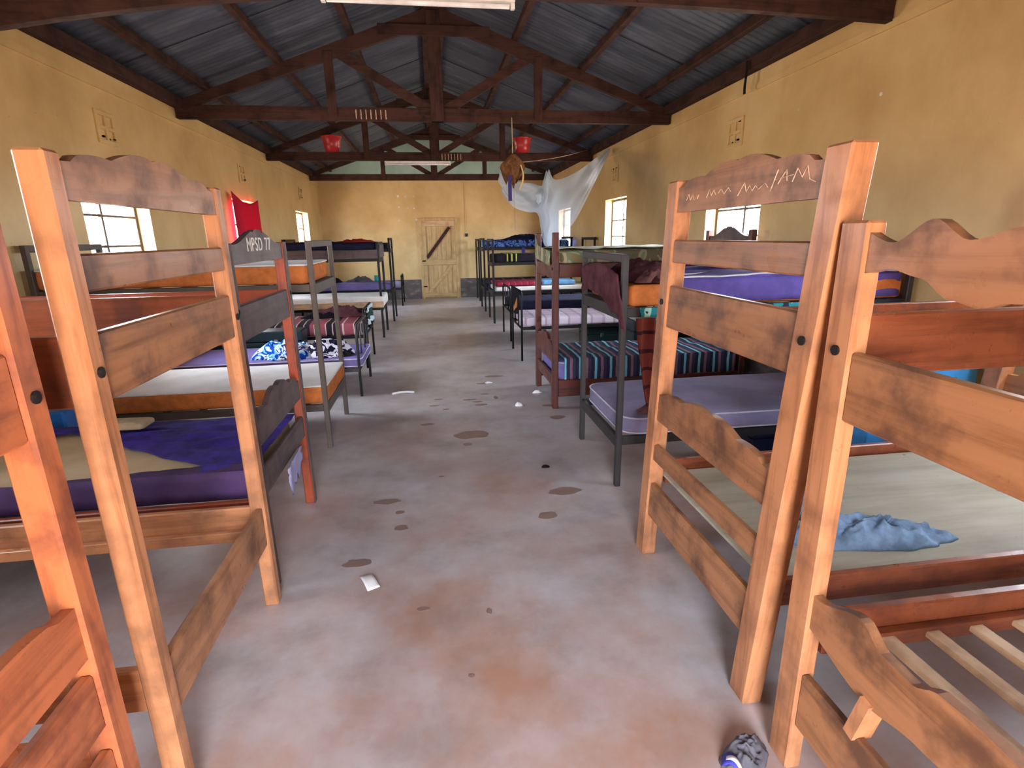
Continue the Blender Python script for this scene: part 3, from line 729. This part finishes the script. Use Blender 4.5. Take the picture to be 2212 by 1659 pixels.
# ------------------------------------------------------------------ mattresses and bedding
def rrect(x0, x1, y0, y1, r, ins, n=5):
    x0, x1, y0, y1 = x0+ins, x1-ins, y0+ins, y1-ins; r = max(.004, r-ins); p = []
    for (cx, cy_, a0) in ((x1-r, y1-r, 0), (x0+r, y1-r, 90), (x0+r, y0+r, 180), (x1-r, y0+r, 270)):
        for k in range(n+1):
            a = math.radians(a0+90*k/n); p.append((cx+r*math.cos(a), cy_+r*math.sin(a)))
    q = []
    for i in range(len(p)):                     # subdivide the long straight sides
        a, b = p[i], p[(i+1) % len(p)]; d = math.hypot(b[0]-a[0], b[1]-a[1]); m = max(1, int(d/.12))
        q += [(a[0]+(b[0]-a[0])*j/m, a[1]+(b[1]-a[1])*j/m) for j in range(m)]
    return q
def cushion(x0, x1, y0, y1, z0, z1, r=.05, puff=.012, wob=.006, seed=0, sag=0, jag=0):
    mb = MB(); base = rrect(x0, x1, y0, y1, r, 0); n = len(base); cx, cy_ = (x0+x1)/2, (y0+y1)/2; hx, hy = (x1-x0)/2, (y1-y0)/2
    h = z1-z0
    lev = [(.018, 0, 0), (.004, .08, 0), (0, .25, 0), (0, .75, 0), (.004, .92, 0), (.018, 1, 0)]
    def zz(x, y, t):
        e = max(0, 1-((x-cx)/hx)**4)*max(0, 1-((y-cy_)/hy)**4)
        return z0+h*t+(puff*e if t > .9 else 0)-sag*e+wob*N(x*4+seed, y*4, seed*1.7)*(1 if t > .5 else .4)
    rings = []
    for (ins, t, _) in lev:
        ring = []
        for (x, y) in base:
            dx, dy = cx-x, cy_-y; L = math.hypot(dx, dy); j = jag*N(x*14, y*14, t*3+seed)
            x2, y2 = x+dx/L*(ins+j), y+dy/L*(ins+j)
            ring.append(len(mb.v)); mb.v.append((x2, y2, zz(x2, y2, t)))
        rings.append(ring)
    for s_ in (.82, .6, .38, .16):
        ring = []
        for (x, y) in base:
            x2, y2 = cx+(x-cx)*s_, cy_+(y-cy_)*(s_ if s_ < .8 else .86); ring.append(len(mb.v)); mb.v.append((x2, y2, zz(x2, y2, 1)))
        rings.append(ring)
    for a, b in zip(rings, rings[1:]):
        for i in range(n): mb.f.append((a[i], a[(i+1) % n], b[(i+1) % n], b[i]))
    mb.f.append(tuple(rings[-1])); mb.f.append(tuple(reversed(rings[0])))
    return mb, base
def mattress(label, x0, x1, y0, y1, z0, z1, mat, pipe=None, cat='mattress', r=.05, group='mattresses', **k):
    mb, base = cushion(x0, x1, y0, y1, z0, z1, r, **k)
    t = Thing('mattress', label, cat, ((x0+x1)/2, (y0+y1)/2, z0), group=group)
    c = t.part('cover', mb, mat, smooth=True)
    if pipe:
        for z in (z1-.008, z0+.012): t.part('piping', MB().tube([(x, y, z+.003*N(x*4, y*4)) for (x, y) in base], .0055, 6, closed=True), pipe, parent=c, smooth=True)
    return t
def sheet(name, label, cat, fn, mat, nu=30, nv=24, th=.006, group=None, par=None):
    return single(name, MB().grid(fn, nu, nv), mat, label, cat, group, smooth=True, mods=solid(th))
def pile(name, label, cat, cx, cy_, z, rx, ry, h, mat, seed=0, rot=0, group=None, fold=1.0, n=48):
    """A crumpled heap of cloth: an irregular outline with ridged folds."""
    mb = MB(); ca, sa = math.cos(rot), math.sin(rot); rings = 12 if n < 20 else 24
    rows = []; k0 = .8/max(.05, min(rx, ry))
    for i in range(rings+1):
        u = i/rings; row = []
        for k in range(n):
            a = 2*math.pi*k/n; c, s_ = math.cos(a), math.sin(a)
            rr = (1+.26*N(c*1.5+seed, s_*1.5, seed)+.12*N(c*4+seed, s_*4, seed+5))*u
            px, py = rx*rr*c, ry*rr*s_
            f = 1-u**3
            wx = px+.3*rx*N(px*k0+seed, py*k0, 4); wy = py+.3*ry*N(px*k0, py*k0+seed, 8)
            r1 = 1-2*abs(N(wx*k0*1.1+seed, wy*k0*1.1, seed*.7)); r2 = 1-2*abs(N(wx*k0*2.6, wy*k0*2.6+seed, 3)); r3 = 1-2*abs(N(wx*k0*5, wy*k0*5, seed))
            zz = h*f*(.36+fold*(.34*r1+.22*r2+.08*r3))
            row.append(len(mb.v)); mb.v.append((cx+px*ca-py*sa, cy_+px*sa+py*ca, z+(0 if i == rings else max(.006, zz))))
        rows.append(row)
    for a, b in zip(rows, rows[1:]):
        for k in range(n): mb.f.append((a[k], a[(k+1) % n], b[(k+1) % n], b[k]))
    mb.f.append(tuple(rows[-1][::-1]))
    return single(name, mb, mat, label, cat, group, smooth=True)

# L3 lower: torn indigo mattress with bare foam
m3 = mattress('torn indigo mattress showing beige foam on the dark lettered bunk', -2.56, -.87, 2.335, 3.10, .442, .545, 'foam_worn', r=.03, puff=.008)
m3.part('side_cover', MB().grid(lambda u, v: (-2.57+1.71*u, 2.328+.002*N(u*9, v), .440+.135*v+.004*N(u*12, 3)), 40, 3), 'indigo_side', smooth=True, mods=solid(.003))
def near_edge(x): return 2.334 if x > -1.06 else min(3.0, 2.40+.66*(-1.06-x))
def torn_fn(u, v):
    # cover bunched over the far half, pulled to a point over the aisle end
    x = -2.57+1.73*u; near = near_edge(x)+.012*N(x*9, 4)*(1 if x < -1.06 else 0)
    y = near+(3.12-near)*v
    return (x, y, .572+.010*N(x*5, y*16, 2)+.020*abs(N(x*2.2, y*22, 5))*(1-abs(2*v-1)))
m3.part('torn_cover', MB().grid(torn_fn, 80, 34), 'indigo', smooth=True, mods=solid(.003))
def torn2(u, v):
    x = -1.78+.93*u; w_ = .012+.075*max(0, min(1, (x+1.78)/.72))
    return (x, 2.330+w_*v+.004*N(x*9, v), .570+.006*abs(N(x*8, v*6)))
m3.part('torn_flap', MB().grid(torn2, 30, 6), 'indigo_side', smooth=True, mods=solid(.003))
single('foam_offcut', cushion(-1.80, -1.56, 2.92, 3.06, .597, .625, .02)[0], 'foam_beige', 'small beige foam offcut on the indigo mattress', 'foam', smooth=True)
# rag hanging under L3's aisle end
sheet('rag', 'torn lilac rag hanging from the dark lettered bunk', 'cloth', lambda u, v: (-.775+.01*N(u*5, v*4), 2.62+.28*u, .44-.16*v*(.5+abs(N(u*4, 1)))+.02*u), 'lilac_grey', 10, 8)

# L4 foam mattresses with white top sheets
def foam_bed(label, x0, x1, y0, y1, z0, z1, jag=.0):
    t = mattress(label, x0, x1, y0, y1, z0, z1, 'foam_orange', r=.02, puff=.006, wob=.004, jag=jag)
    mb, _ = cushion(x0-.002, x1+.002, y0-.002, y1+.002, z1-.004, z1+.010, .02, puff=.006, wob=.004)
    t.part('white_top', mb, 'sheet_white', smooth=True); return t
foam_bed('orange foam mattress with white top on the upper grey metal bunk', -2.63, -.89, 4.045, 4.85, 1.248, 1.375)
foam_bed('orange foam mattress with white top and torn end on the lower bunk', -2.63, -.84, 4.045, 4.84, .355, .485, jag=.006)
# L5
mattress('lavender mattress on the low hoop-ended bed at left', -2.62, -.76, 5.43, 6.22, .303, .395, 'lavender', 'piping_white')
pile('printed_blanket', 'crumpled bright blue and white printed blanket on the lavender mattress', 'blanket', -1.52, 5.62, .402, .36, .16, .19, 'blue_print', 3, group='crumpled printed blankets')
pile('printed_blanket', 'crumpled black and white printed blanket on the lavender mattress', 'blanket', -1.13, 5.66, .402, .26, .17, .21, 'cow_print', 5, group='crumpled printed blankets')
pile('dark_garment', 'small black garment beside the printed blankets', 'clothes', -.95, 5.60, .405, .10, .10, .05, 'blackcloth', 9)
# L6 striped blanket bed
mattress('mattress wrapped in red, black and white striped blanket', -2.62, -.90, 6.66, 7.50, .424, .56, 'stripe_red', r=.06, puff=.02, wob=.012)
pile('clothes_heap', 'dark brown clothes heaped on the striped blanket', 'clothes', -1.20, 7.30, .575, .36, .14, .15, 'maroon', 11, group='heaps of clothes')
pile('clothes_heap', 'black clothes lying on the striped blanket', 'clothes', -1.50, 7.18, .575, .26, .12, .10, 'blackcloth', 12, group='heaps of clothes')
sheet('hung_shirt', 'green and white shirt hung over the end of the striped bed', 'clothes', lambda u, v: (-.842+.012*N(u*6, v*5)+.02*math.sin(u*9)*v, 6.90+.52*u, .728-.30*v*(.75+.3*abs(N(u*3, 2)))), 'zebra', 16, 14)
# L7 / L8 bedding
mattress('white mattress with brown base on the far left boxed bunk', -2.62, -.80, 8.79, 9.55, .505, .665, 'sheet_white', r=.04)
single('edging_board', MB().box(-2.62, -.81, 8.768, 8.787, .49, .585, .004), 'palex', 'brown board edging below the white mattress at far left', 'board')
mattress('dark bedding on the far left boxed upper bunk', -2.62, -.87, 8.85, 9.55, 1.39, 1.49, 'navy', r=.05, puff=.02, wob=.02, cat='bedding')
pile('clothes_heap', 'red cloth bundle on the far left boxed upper bunk', 'clothes', -1.15, 8.99, 1.50, .26, .09, .06, 'redbag', 15, group='heaps of clothes')
mattress('lavender mattress on the far left lower bunk under the teal cup', -2.62, -.80, 10.58, 11.24, .603, .72, 'lavender', r=.05, puff=.02)
mattress('dark bedding on the farthest left upper bunk', -2.62, -.82, 10.6, 11.24, 1.363, 1.46, 'navy', r=.05, puff=.02, wob=.02, cat='bedding')
t = Thing('cup', 'teal plastic cup on the far left lavender mattress', 'cup', (-1.10, 10.78, .745))
t.part('body', MB().lathe([(.032, 0), (.036, .06), (.040, .12), (.036, .12), (.032, .01)], (-1.10, 10.78, .745), 18), 'teal_plastic', smooth=True)
t.part('handle', MB().tube([(-1.065, 10.78, .765), (-1.03, 10.78, .775), (-1.022, 10.78, .805), (-1.03, 10.78, .835), (-1.063, 10.78, .845)], .006, 6), 'teal_plastic', smooth=True)
pile('clothes_heap', 'grey clothes beside the teal cup', 'clothes', -1.42, 10.95, .735, .26, .14, .13, 'greycloth', 21, group='heaps of clothes')
pile('clothes_heap', 'dark clothes at the wall end of the far left lavender mattress', 'clothes', -2.15, 10.9, .73, .36, .2, .2, 'blackcloth', 22, group='heaps of clothes')
mattress('pale mattress on the small bed in the far left corner', -2.62, -.78, 13.04, 13.82, .423, .53, 'lilac_grey', r=.05)
# R3 bedding
mattress('lavender grey mattress with white piping on the lower right metal bunk', 1.115, 2.93, 3.005, 3.86, .338, .455, 'lilac_grey', 'piping_white', r=.12, puff=.02)
mattress('orange foam mattress on the upper right metal bunk', 1.13, 2.92, 3.04, 3.83, 1.138, 1.262, 'foam_orange', r=.02, puff=.004)
def purp(u, v):
    x = 1.40+1.50*u; y = 3.06+.78*v
    return (x, y, 1.285+.018*N(x*3, y*4, 3)+.03*v*(.4+.6*u)+.014*abs(N(x*3+y*5, y*9, 7)))
pm = Thing('mattress', 'purple mattress with curling white piping on the upper right metal bunk', 'mattress', (2.15, 3.45, 1.20), group='mattresses')
pc = pm.part('cover', MB().grid(purp, 44, 26), 'purple', smooth=True, mods=solid(.03))
pm.part('front_edge', MB().grid(lambda u, v: (1.40+1.5*u, 3.035+.02*N(u*7, v), 1.15+.14*v), 40, 4), 'purple', smooth=True, mods=solid(.004))
for ph in (0, 1):
    mb = MB().tube([(1.42+1.46*i/30, 3.06+ph*.16+.10*(i/30)**2*ph+.05*math.sin(i/30*5)*ph, purp(i/30, .03+.2*ph)[2]+.016) for i in range(31)], .006, 6)
    pm.part('piping', mb, 'piping_white', parent=pc, smooth=True)
pile('sheet_heap', 'dark indigo sheet bunched on the purple mattress', 'sheet', 2.20, 3.72, 1.335, .55, .10, .09, 'indigo', 31)
sheet('printed_plastic_sheet', 'teal printed plastic sheet along the upper right bunk rail', 'sheet', lambda u, v: (1.18+1.72*u, 2.992-.003*N(u*9, v*2), 1.136-.055*v), 'teal_print', 30, 3, .002)
pile('clothes_heap', 'maroon clothes heaped on the aisle end of the upper right metal bunk', 'clothes', 1.33, 3.42, 1.270, .22, .34, .14, 'maroon', 41, group='heaps of clothes')
pile('clothes_heap', 'dusty pink clothes folded on the upper right metal bunk', 'clothes', 1.34, 3.13, 1.270, .14, .08, .09, 'maroon_light', 42, group='heaps of clothes')
sheet('draped_cloth', 'maroon cloth spilling over the upper end bar of the right metal bunk', 'cloth', lambda u, v: (1.060-.010*abs(N(u*7, v*4)), 3.06+.76*u-.16*v*(1-u), 1.325+.05*math.sin(u*3)-(.17+.17*max(0, .75-u)+.04*N(u*9, 1))*v), 'maroon', 26, 14)
sheet('hanging_wrap', 'maroon striped cloth hanging from the upper bunk onto the lavender grey mattress', 'cloth', lambda u, v: (1.15+.13*u+.10*v*v+.012*math.sin(u*11+v*3), 2.976-.012*math.sin(u*9+v*2)-.02*v, 1.078-.60*v), 'maroon_stripe', 20, 20)
pile('cloth_end', 'bunched maroon end of hanging cloth lying on the lavender grey mattress', 'cloth', 1.36, 3.09, .468, .13, .08, .05, 'maroon_light', 44)
# R4 bedding
mattress('camouflage patterned mattress on the upper mahogany bunk', 1.09, 2.84, 4.665, 5.46, 1.315, 1.415, 'camo', r=.06, puff=.02, wob=.012)
sheet('top_sheet', 'pale camouflage sheet spread on the upper mahogany bunk', 'sheet', lambda u, v: (1.10+1.72*u, 4.68+.76*v, 1.440+.012*N(u*9, v*5)), 'camo_top', 30, 14, .004)
sheet('camouflage_end', 'camouflage cloth draped over the aisle end of the mahogany bunk', 'cloth', lambda u, v: (1.018-.004*abs(N(u*6, v*3)), 4.74+.70*u, 1.42+.05*u-.13*v+.09*max(0, u-.8)*5*(1-v)), 'camo', 14, 8, .004)
mattress('lilac mattress on the lower mahogany bunk under the teal striped blanket', 1.085, 2.84, 4.68, 5.45, .22, .43, 'lavender', 'piping_white', r=.07)
sheet('striped_blanket', 'teal and brown striped blanket spread over the lower mahogany bunk', 'blanket', lambda u, v: (1.14+1.68*u, 4.66+.012*N(u*7, v*3)+(.74*(v-.25)/.75 if v > .25 else 0), (.462+.014*N(u*8, v*6)) if v > .25 else .462-.20*(.25-v)/.25), 'stripe_teal', 46, 24, .008)
# R5, R5b bedding
mattress('pink checked mattress on the low hoop-ended bed at right', 1.10, 2.90, 6.66, 7.46, .444, .545, 'pink_check', r=.06, puff=.02, wob=.008)
sheet('jacket', 'dark brown jacket with orange lining hung over the pink bed hoop', 'clothes', lambda u, v: (1.046-.01*abs(N(u*5, v*5)), 6.72+.66*u, .91-.34*v*(.8+.2*math.sin(u*5))), 'blackcloth', 14, 14)
sheet('jacket_lining', 'orange cloth showing on the jacket at the pink bed hoop', 'clothes', lambda u, v: (1.034, 6.80+.30*u, .74-.10*u-.12*v*(1-.6*u)+.06*(1-u)), 'orange_cloth', 8, 8, .004)
mattress('dark navy mattress on the low bed behind the pink checked one', 1.15, 2.90, 8.03, 8.86, .474, .60, 'navy', r=.06, puff=.02)
# R6, R7, R8 bedding
mattress('white edged mattress under the red blanket at far right', 1.09, 2.90, 9.82, 10.64, .583, .66, 'sheet_white', r=.05)
mattress('red patterned blanket on the far right lower bunk', 1.10, 1.95, 9.815, 10.64, .676, .735, 'red_pattern', r=.05, cat='blanket', group='blankets')
mattress('folded light blue cloth on the far right lower bunk', 1.97, 2.60, 9.83, 10.4, .676, .755, 'lightblue_cloth', r=.05, cat='blanket', group='blankets')
t = Thing('bolster', 'black bolster with yellow bands on the far right upper bunk', 'bolster', (1.45, 9.95, 1.103))
mb, _ = cushion(1.08, 2.90, 9.82, 10.6, 1.103, 1.235, .07, puff=.01); bo = t.part('cover', mb, 'blackcloth', smooth=True)
for x in (1.30, 1.38, 1.46):
    mb, _ = cushion(x, x+.045, 9.812, 10.608, 1.105, 1.252, .04, puff=.004, wob=0); t.part('yellow_band', mb, 'yellow_stripe', parent=bo, smooth=True)
mattress('blue patterned bedding on the far right upper bunk', 1.09, 2.90, 11.52, 12.38, 1.333, 1.46, 'bluebed_print', r=.06, puff=.03, wob=.03, cat='bedding')
pile('clothes_heap', 'dark blue clothes on top of the blue patterned bedding', 'clothes', 2.0, 11.75, 1.47, .55, .2, .13, 'navy', 51, group='heaps of clothes')
mattress('dark mattress on the lower far right black bunk', 1.09, 2.90, 11.52, 12.38, .503, .60, 'navy', r=.06)
sheet('strap', 'bright blue strap hanging between the far right upper bunks', 'strap', lambda u, v: (1.86+.07*u, 11.48, 1.32-.14*v), 'purpleblue', 3, 4, .006)
# R2 lower: blue grey garment
pile('garment', 'crumpled blue grey garment on the bare plywood deck', 'clothes', 1.52, 1.57, .450, .33, .095, .085, 'jeans_blue', 61, rot=-.16, fold=1.2, n=110, group='blue grey garment')
pile('garment', 'blue grey bundle at the far edge of the plywood deck', 'clothes', 1.48, 1.90, .450, .20, .11, .11, 'jeans_blue', 64, rot=.9, fold=1.2, n=90, group='blue grey garment')
# sock on the floor by the right posts
t = Thing('sock', 'grey cloth with blue and white band on the floor by the right foreground post', 'clothes', (.88, 1.16, 0))
mb = pile('tmp_sock', 'x', 'x', .86, 1.165, 0, .10, .055, .075, 'greycloth', 71, rot=.5)
mb.name = 'cloth'; del mb['label'], mb['category']
mb.parent = t.o; mb.location = (mb.location.x-.88, mb.location.y-1.16, mb.location.z)
t.part('blue_band', MB().grid(lambda u, v: (.775+.030*u+.02*v, 1.145-.060*u+.03*v, .014+.035*math.sin(math.pi*u)), 8, 3), 'purpleblue', mods=solid(.006), smooth=True)
t.part('white_band', MB().grid(lambda u, v: (.783+.030*u+.008*v, 1.149-.060*u+.012*v, .021+.035*math.sin(math.pi*u)), 8, 2), 'paper', mods=solid(.006), smooth=True)

# ------------------------------------------------------------------ trunks, buckets and bags
def trunk(label, x0, x1, y0, y1, h, mat, z=0, latch='y', lid='lid'):
    t = Thing('metal_chest', label, 'chest', ((x0+x1)/2, (y0+y1)/2, z), group='metal chests')
    t.part('body', MB().box(x0, x1, y0, y1, z, z+h*.78, .008), mat)
    t.part('lid', MB().box(x0-.006, x1+.006, y0-.006, y1+.006, z+h*.785, z+h, .012), mat)
    for f in (.25, .75):
        x = x0+(x1-x0)*f; t.part('latch', MB().box(x-.02, x+.02, y0-.016, y0-.006, z+h*.70, z+h*.84, .003), 'chrome')
    for x in (x0, x1):
        s_ = 1 if x == x1 else -1
        t.part('side_handle', MB().tube([(x, (y0+y1)/2-.06, z+h*.5), (x+s_*.025, (y0+y1)/2-.05, z+h*.46), (x+s_*.025, (y0+y1)/2+.05, z+h*.46), (x, (y0+y1)/2+.06, z+h*.5)], .006, 6), 'chrome')
    return t
trunk('bright blue metal chest against the left wall behind the indigo mattress', -2.67, -2.20, 3.34, 3.78, .60, 'blue_metal')
trunk('dark green metal chest against the left wall behind the printed blankets', -2.64, -1.52, 6.30, 6.56, .56, 'green_metal')
trunk('dark navy chest under the right metal bunk by the wall', 2.05, 2.75, 3.10, 3.50, .28, 'navy_metal')
trunk('blue metal chest standing at the wall between the right foreground bunk and metal bunk', 2.30, 2.92, 2.46, 2.90, .92, 'blue_plastic')
trunk('dark chest on the floor under the pink checked bed', 1.95, 2.75, 6.75, 7.15, .36, 'green_metal')
trunk('teal green chest at the wall behind the mahogany bunk', 2.2, 2.9, 5.75, 6.25, .62, 'green_metal')
trunk('navy chest under the low hoop-ended left bed near the wall', -2.55, -1.85, 5.5, 5.95, .24, 'navy_metal')
t = Thing('bag', 'red printed bag by the left wall beyond the metal bunk', 'bag', (-2.35, 7.9, 0))
mb, _ = cushion(-2.62, -2.10, 7.72, 8.1, 0, .80, .08, puff=.03, wob=.03); t.part('body', mb, 'redbag', smooth=True)
t.part('handle', MB().tube([(-2.46, 7.74, .80), (-2.44, 7.74, .92), (-2.28, 7.74, .92), (-2.26, 7.74, .80)], .01, 6), 'redbag', smooth=True)

def bucket(label, x, y, z, mat):
    t = Thing('bucket', label, 'bucket', (x, y, z), group='red buckets on the roof truss')
    t.part('body', MB().lathe([(.115, 0), (.135, .10), (.160, .225), (.172, .228), (.172, .245), (.156, .245), (.150, .22), (.110, .012)], (x, y, z), 28), mat, smooth=True)
    t.part('handle', MB().tube([(x+.165*math.cos(a), y-.02-.05*math.sin(a), z+.235-.085*math.sin(a)) for a in [math.pi*k/12 for k in range(13)]], .004, 6), 'chrome', smooth=True)
bucket('red plastic bucket on the truss near the left wall', -1.60, TY[2]-.02, 2.99, 'red_plastic')
bucket('red plastic bucket on the truss near the right wall', 1.69, TY[2]-.02, 2.99, 'red_plastic')

# ------------------------------------------------------------------ curtain, net, hanging things
sheet('red_curtain', 'bright red cloth pinned over the second left window', 'curtain',
      lambda u, v: (WL+.05+.03*math.sin(u*10)*v+.02, 8.08+1.14*u+.06*v, 2.20-.10*math.sin(math.pi*u)*(1-v)-.05*u-.78*v+.22*v*(1-u)*0), 'red_curtain', 26, 20, .003)

CPX = lambda px, py, y: None
def unp(px, py, y):
    d = fw+ri*((px-1106)/CAM_F)-up*((py-829.5)/CAM_F); k_ = y/d.y
    return Vector((0, 0, 1.55))+d*k_
# mosquito net: slung from the clothes line at left to a nail on the right wall, lower corner tied to the bunk
top = [unp(1078, 366, 7.0), unp(1112, 390, 6.98), unp(1150, 396, 6.9), unp(1176, 400, 6.9), unp(1184, 366, 6.9), unp(1202, 388, 6.95), unp(1236, 376, 7.5), unp(1275, 352, 8.3), unp(1316, 320, 9.10)]
bot = [unp(1090, 424, 7.0), unp(1112, 446, 6.98), unp(1140, 458, 6.8), unp(1163, 462, 6.7), unp(1176, 500, 6.35), unp(1189, 532, 6.2), unp(1222, 500, 6.7), unp(1256, 456, 7.6), unp(1317, 327, 9.11)]
def catm(P, u):
    n = len(P)-1; x = min(u*n, n-1e-6); i = int(x); t_ = x-i
    p0, p1, p2, p3 = P[max(i-1, 0)], P[i], P[i+1], P[min(i+2, n)]
    return .5*((2*p1)+(p2-p0)*t_+(2*p0-5*p1+4*p2-p3)*t_*t_+(3*p1-p0-3*p2+p3)*t_**3)
def netf(u, v):
    p = catm(top, u).lerp(catm(bot, u), v); a = math.sin(u*46+v*5)*.035+math.sin(u*21-v*9)*.05
    p.y += a*math.sin(math.pi*min(1, v*1.1+.05))*(1-u*.6); p.x += .012*math.sin(v*14+u*18)
    return p
nt_ = Thing('mosquito_net', 'pale blue mosquito net slung from the roof to the right wall', 'net', (1.6, 6.8, 1.5))
nt_.part('front_layer', MB().grid(netf, 90, 26), 'net', smooth=True)
nt_.part('back_layer', MB().grid(lambda u, v: netf(u, v)+Vector((.02*math.sin(u*8), .16+.10*math.sin(u*9), .02*math.sin(u*7)*(1-u))) if u < .93 else netf(u, v)+Vector((0, .02, 0)), 60, 20), 'net', smooth=True)
nt_.part('knot', MB().lathe([(.006, -.06), (.03, -.03), (.022, 0), (.034, .04), (.01, .07)], tuple(unp(1164, 430, 6.62)), 10), 'net', smooth=True)
ln = single('clothes_line', MB().tube([unp(1112, 352, 6.8).lerp(unp(1268, 324, 10.2), i/12)-Vector((0, 0, .03*math.sin(math.pi*i/12))) for i in range(13)], .005, 5), 'rope', 'thin clothes line from the hanging bundle to the right wall', 'line')
hb_ = Thing('hanging_bundle', 'brown cloth bundle hanging on a cord from the second truss', 'bundle', tuple(unp(1106, 402, 6.8)))
hb_.part('cord', MB().tube([(1.01, 6.872, 2.90), (1.01, 6.86, 2.84), (1.005, 6.81, 2.6), tuple(unp(1107, 336, 6.8))], .006, 6), 'rope')
def bun(u, v):
    a = 2*math.pi*u; c = unp(1107, 336, 6.8); fold = math.sin(a*4+v*1.5)+.6*math.sin(a*7-v*2)
    r = .010+.105*min(1, v*2.6)**.8*(1-.62*max(0, v-.45)/.55)*(1+.26*fold*min(1, v*2))
    return (c.x-.02*v+r*1.05*math.cos(a), 6.74+r*.7*math.sin(a), 2.49-(.30+.10*N(math.cos(a)*1.5+3, math.sin(a)*1.5, 3)+.04*fold)*v)
hb_.part('cloth', MB().grid(bun, 60, 18), 'brown_cloth', smooth=True, mods=solid(.004))
hb_.part('pale_cloth', MB().grid(lambda u, v: (1.030+.075*math.sin(math.pi*v*.9)+.022*u, 6.70+.03*u, 2.44-.36*v), 4, 14), 'tan_cloth', smooth=True, mods=solid(.004))
hb_.part('navy_strap', MB().box(.925, .968, 6.655, 6.661, 1.955, 2.24, .001), 'navy_strap')
hb_.part('thin_cord', MB().tube([(1.00, 6.72, 2.2), (1.005, 6.72, 1.95), (1.01, 6.72, 1.62)], .003, 5), 'rope')
# strip hanging from the right wall plate
sheet('hanging_strip', 'thin dark strip hanging at the top of the right wall', 'strip', lambda u, v: (WR-.12+.004*math.sin(v*6), 5.02+.035*u, 3.03-.27*v), 'blackcloth', 2, 10, .004)

# ------------------------------------------------------------------ litter on the floor
sheet('paper_slip', 'white paper slip on the floor in the foreground aisle', 'paper', lambda u, v: (-.425+.055*u+.05*v, 2.30-.115*v+.012*u, .004+.010*u*v+.006*math.sin(v*4)), 'paper', 4, 8, .001)
single('plastic_strip', MB().tube([(-.485, 5.40, .012), (-.42, 5.435, .014), (-.34, 5.445, .014), (-.265, 5.43, .012)], .012, 6), 'paper', 'white curved plastic strip lying across the aisle floor', 'litter', smooth=True)
pile('crumpled_paper', 'crumpled white paper on the floor left of the mahogany bunk leg', 'litter', .735, 4.80, 0, .04, .03, .04, 'paper', 81, n=14, group='crumpled paper on the floor')
pile('crumpled_paper', 'crumpled white paper at the foot of the mahogany bunk', 'litter', .985, 5.20, 0, .05, .03, .03, 'paper', 82, n=14, group='crumpled paper on the floor')
pile('crumpled_paper', 'small white paper scrap in the middle of the aisle', 'litter', .535, 5.67, 0, .04, .025, .02, 'paper', 83, n=14, group='crumpled paper on the floor')
pile('lump', 'small dark lump on the aisle floor before the right metal bunk', 'litter', .70, 3.38, 0, .03, .022, .02, 'dark_iron', 84, n=12)

# damp footprints and stains with their own outlines on the concrete
plain('damp', srgb(150, 124, 114), .34, var=.12, scale=8)
fs = [(.25, 4.10, .150, .085), (.19, 3.90, .035, .03), (-.12, 4.42, .06, .03), (-.06, 4.95, .05, .022), (-.02, 5.15, .04, .018), (.05, 4.82, .03, .02), (.28, 5.08, .07, .022), (.36, 5.00, .05, .022), (.45, 5.25, .05, .02), (.38, 4.90, .06, .03), (.55, 5.10, .022, .05), (.50, 5.66, .09, .035),
      (1.0, 4.75, .05, .03), (1.02, 4.40, .07, .05), (.62, 5.95, .10, .04), (-.36, 3.05, .08, .035), (-.27, 2.90, .025, .022), (-.25, 2.72, .04, .03), (.58, 2.72, .06, .04), (.74, 3.0, .11, .05), (-.45, 2.42, .07, .035), (-.02, 3.35, .02, .012), (.16, 1.96, .012, .02), (-.12, 2.02, .03, .012), (.06, 1.62, .012, .008)]
for i, (x, y, rx, ry) in enumerate(fs):
    n = 22; pts = [(x+rx*math.cos(2*math.pi*k/n)*(1+.3*N(math.cos(2*math.pi*k/n)*1.6+i*3, math.sin(2*math.pi*k/n)*1.6, i)), y+ry*math.sin(2*math.pi*k/n)*(1+.3*N(math.cos(2*math.pi*k/n)*1.6+i*3, math.sin(2*math.pi*k/n)*1.6, i+.5))) for k in range(n)]
    child(fl, 'damp_patch', MB().prism(pts, 'z', .0002, .0012), 'damp')
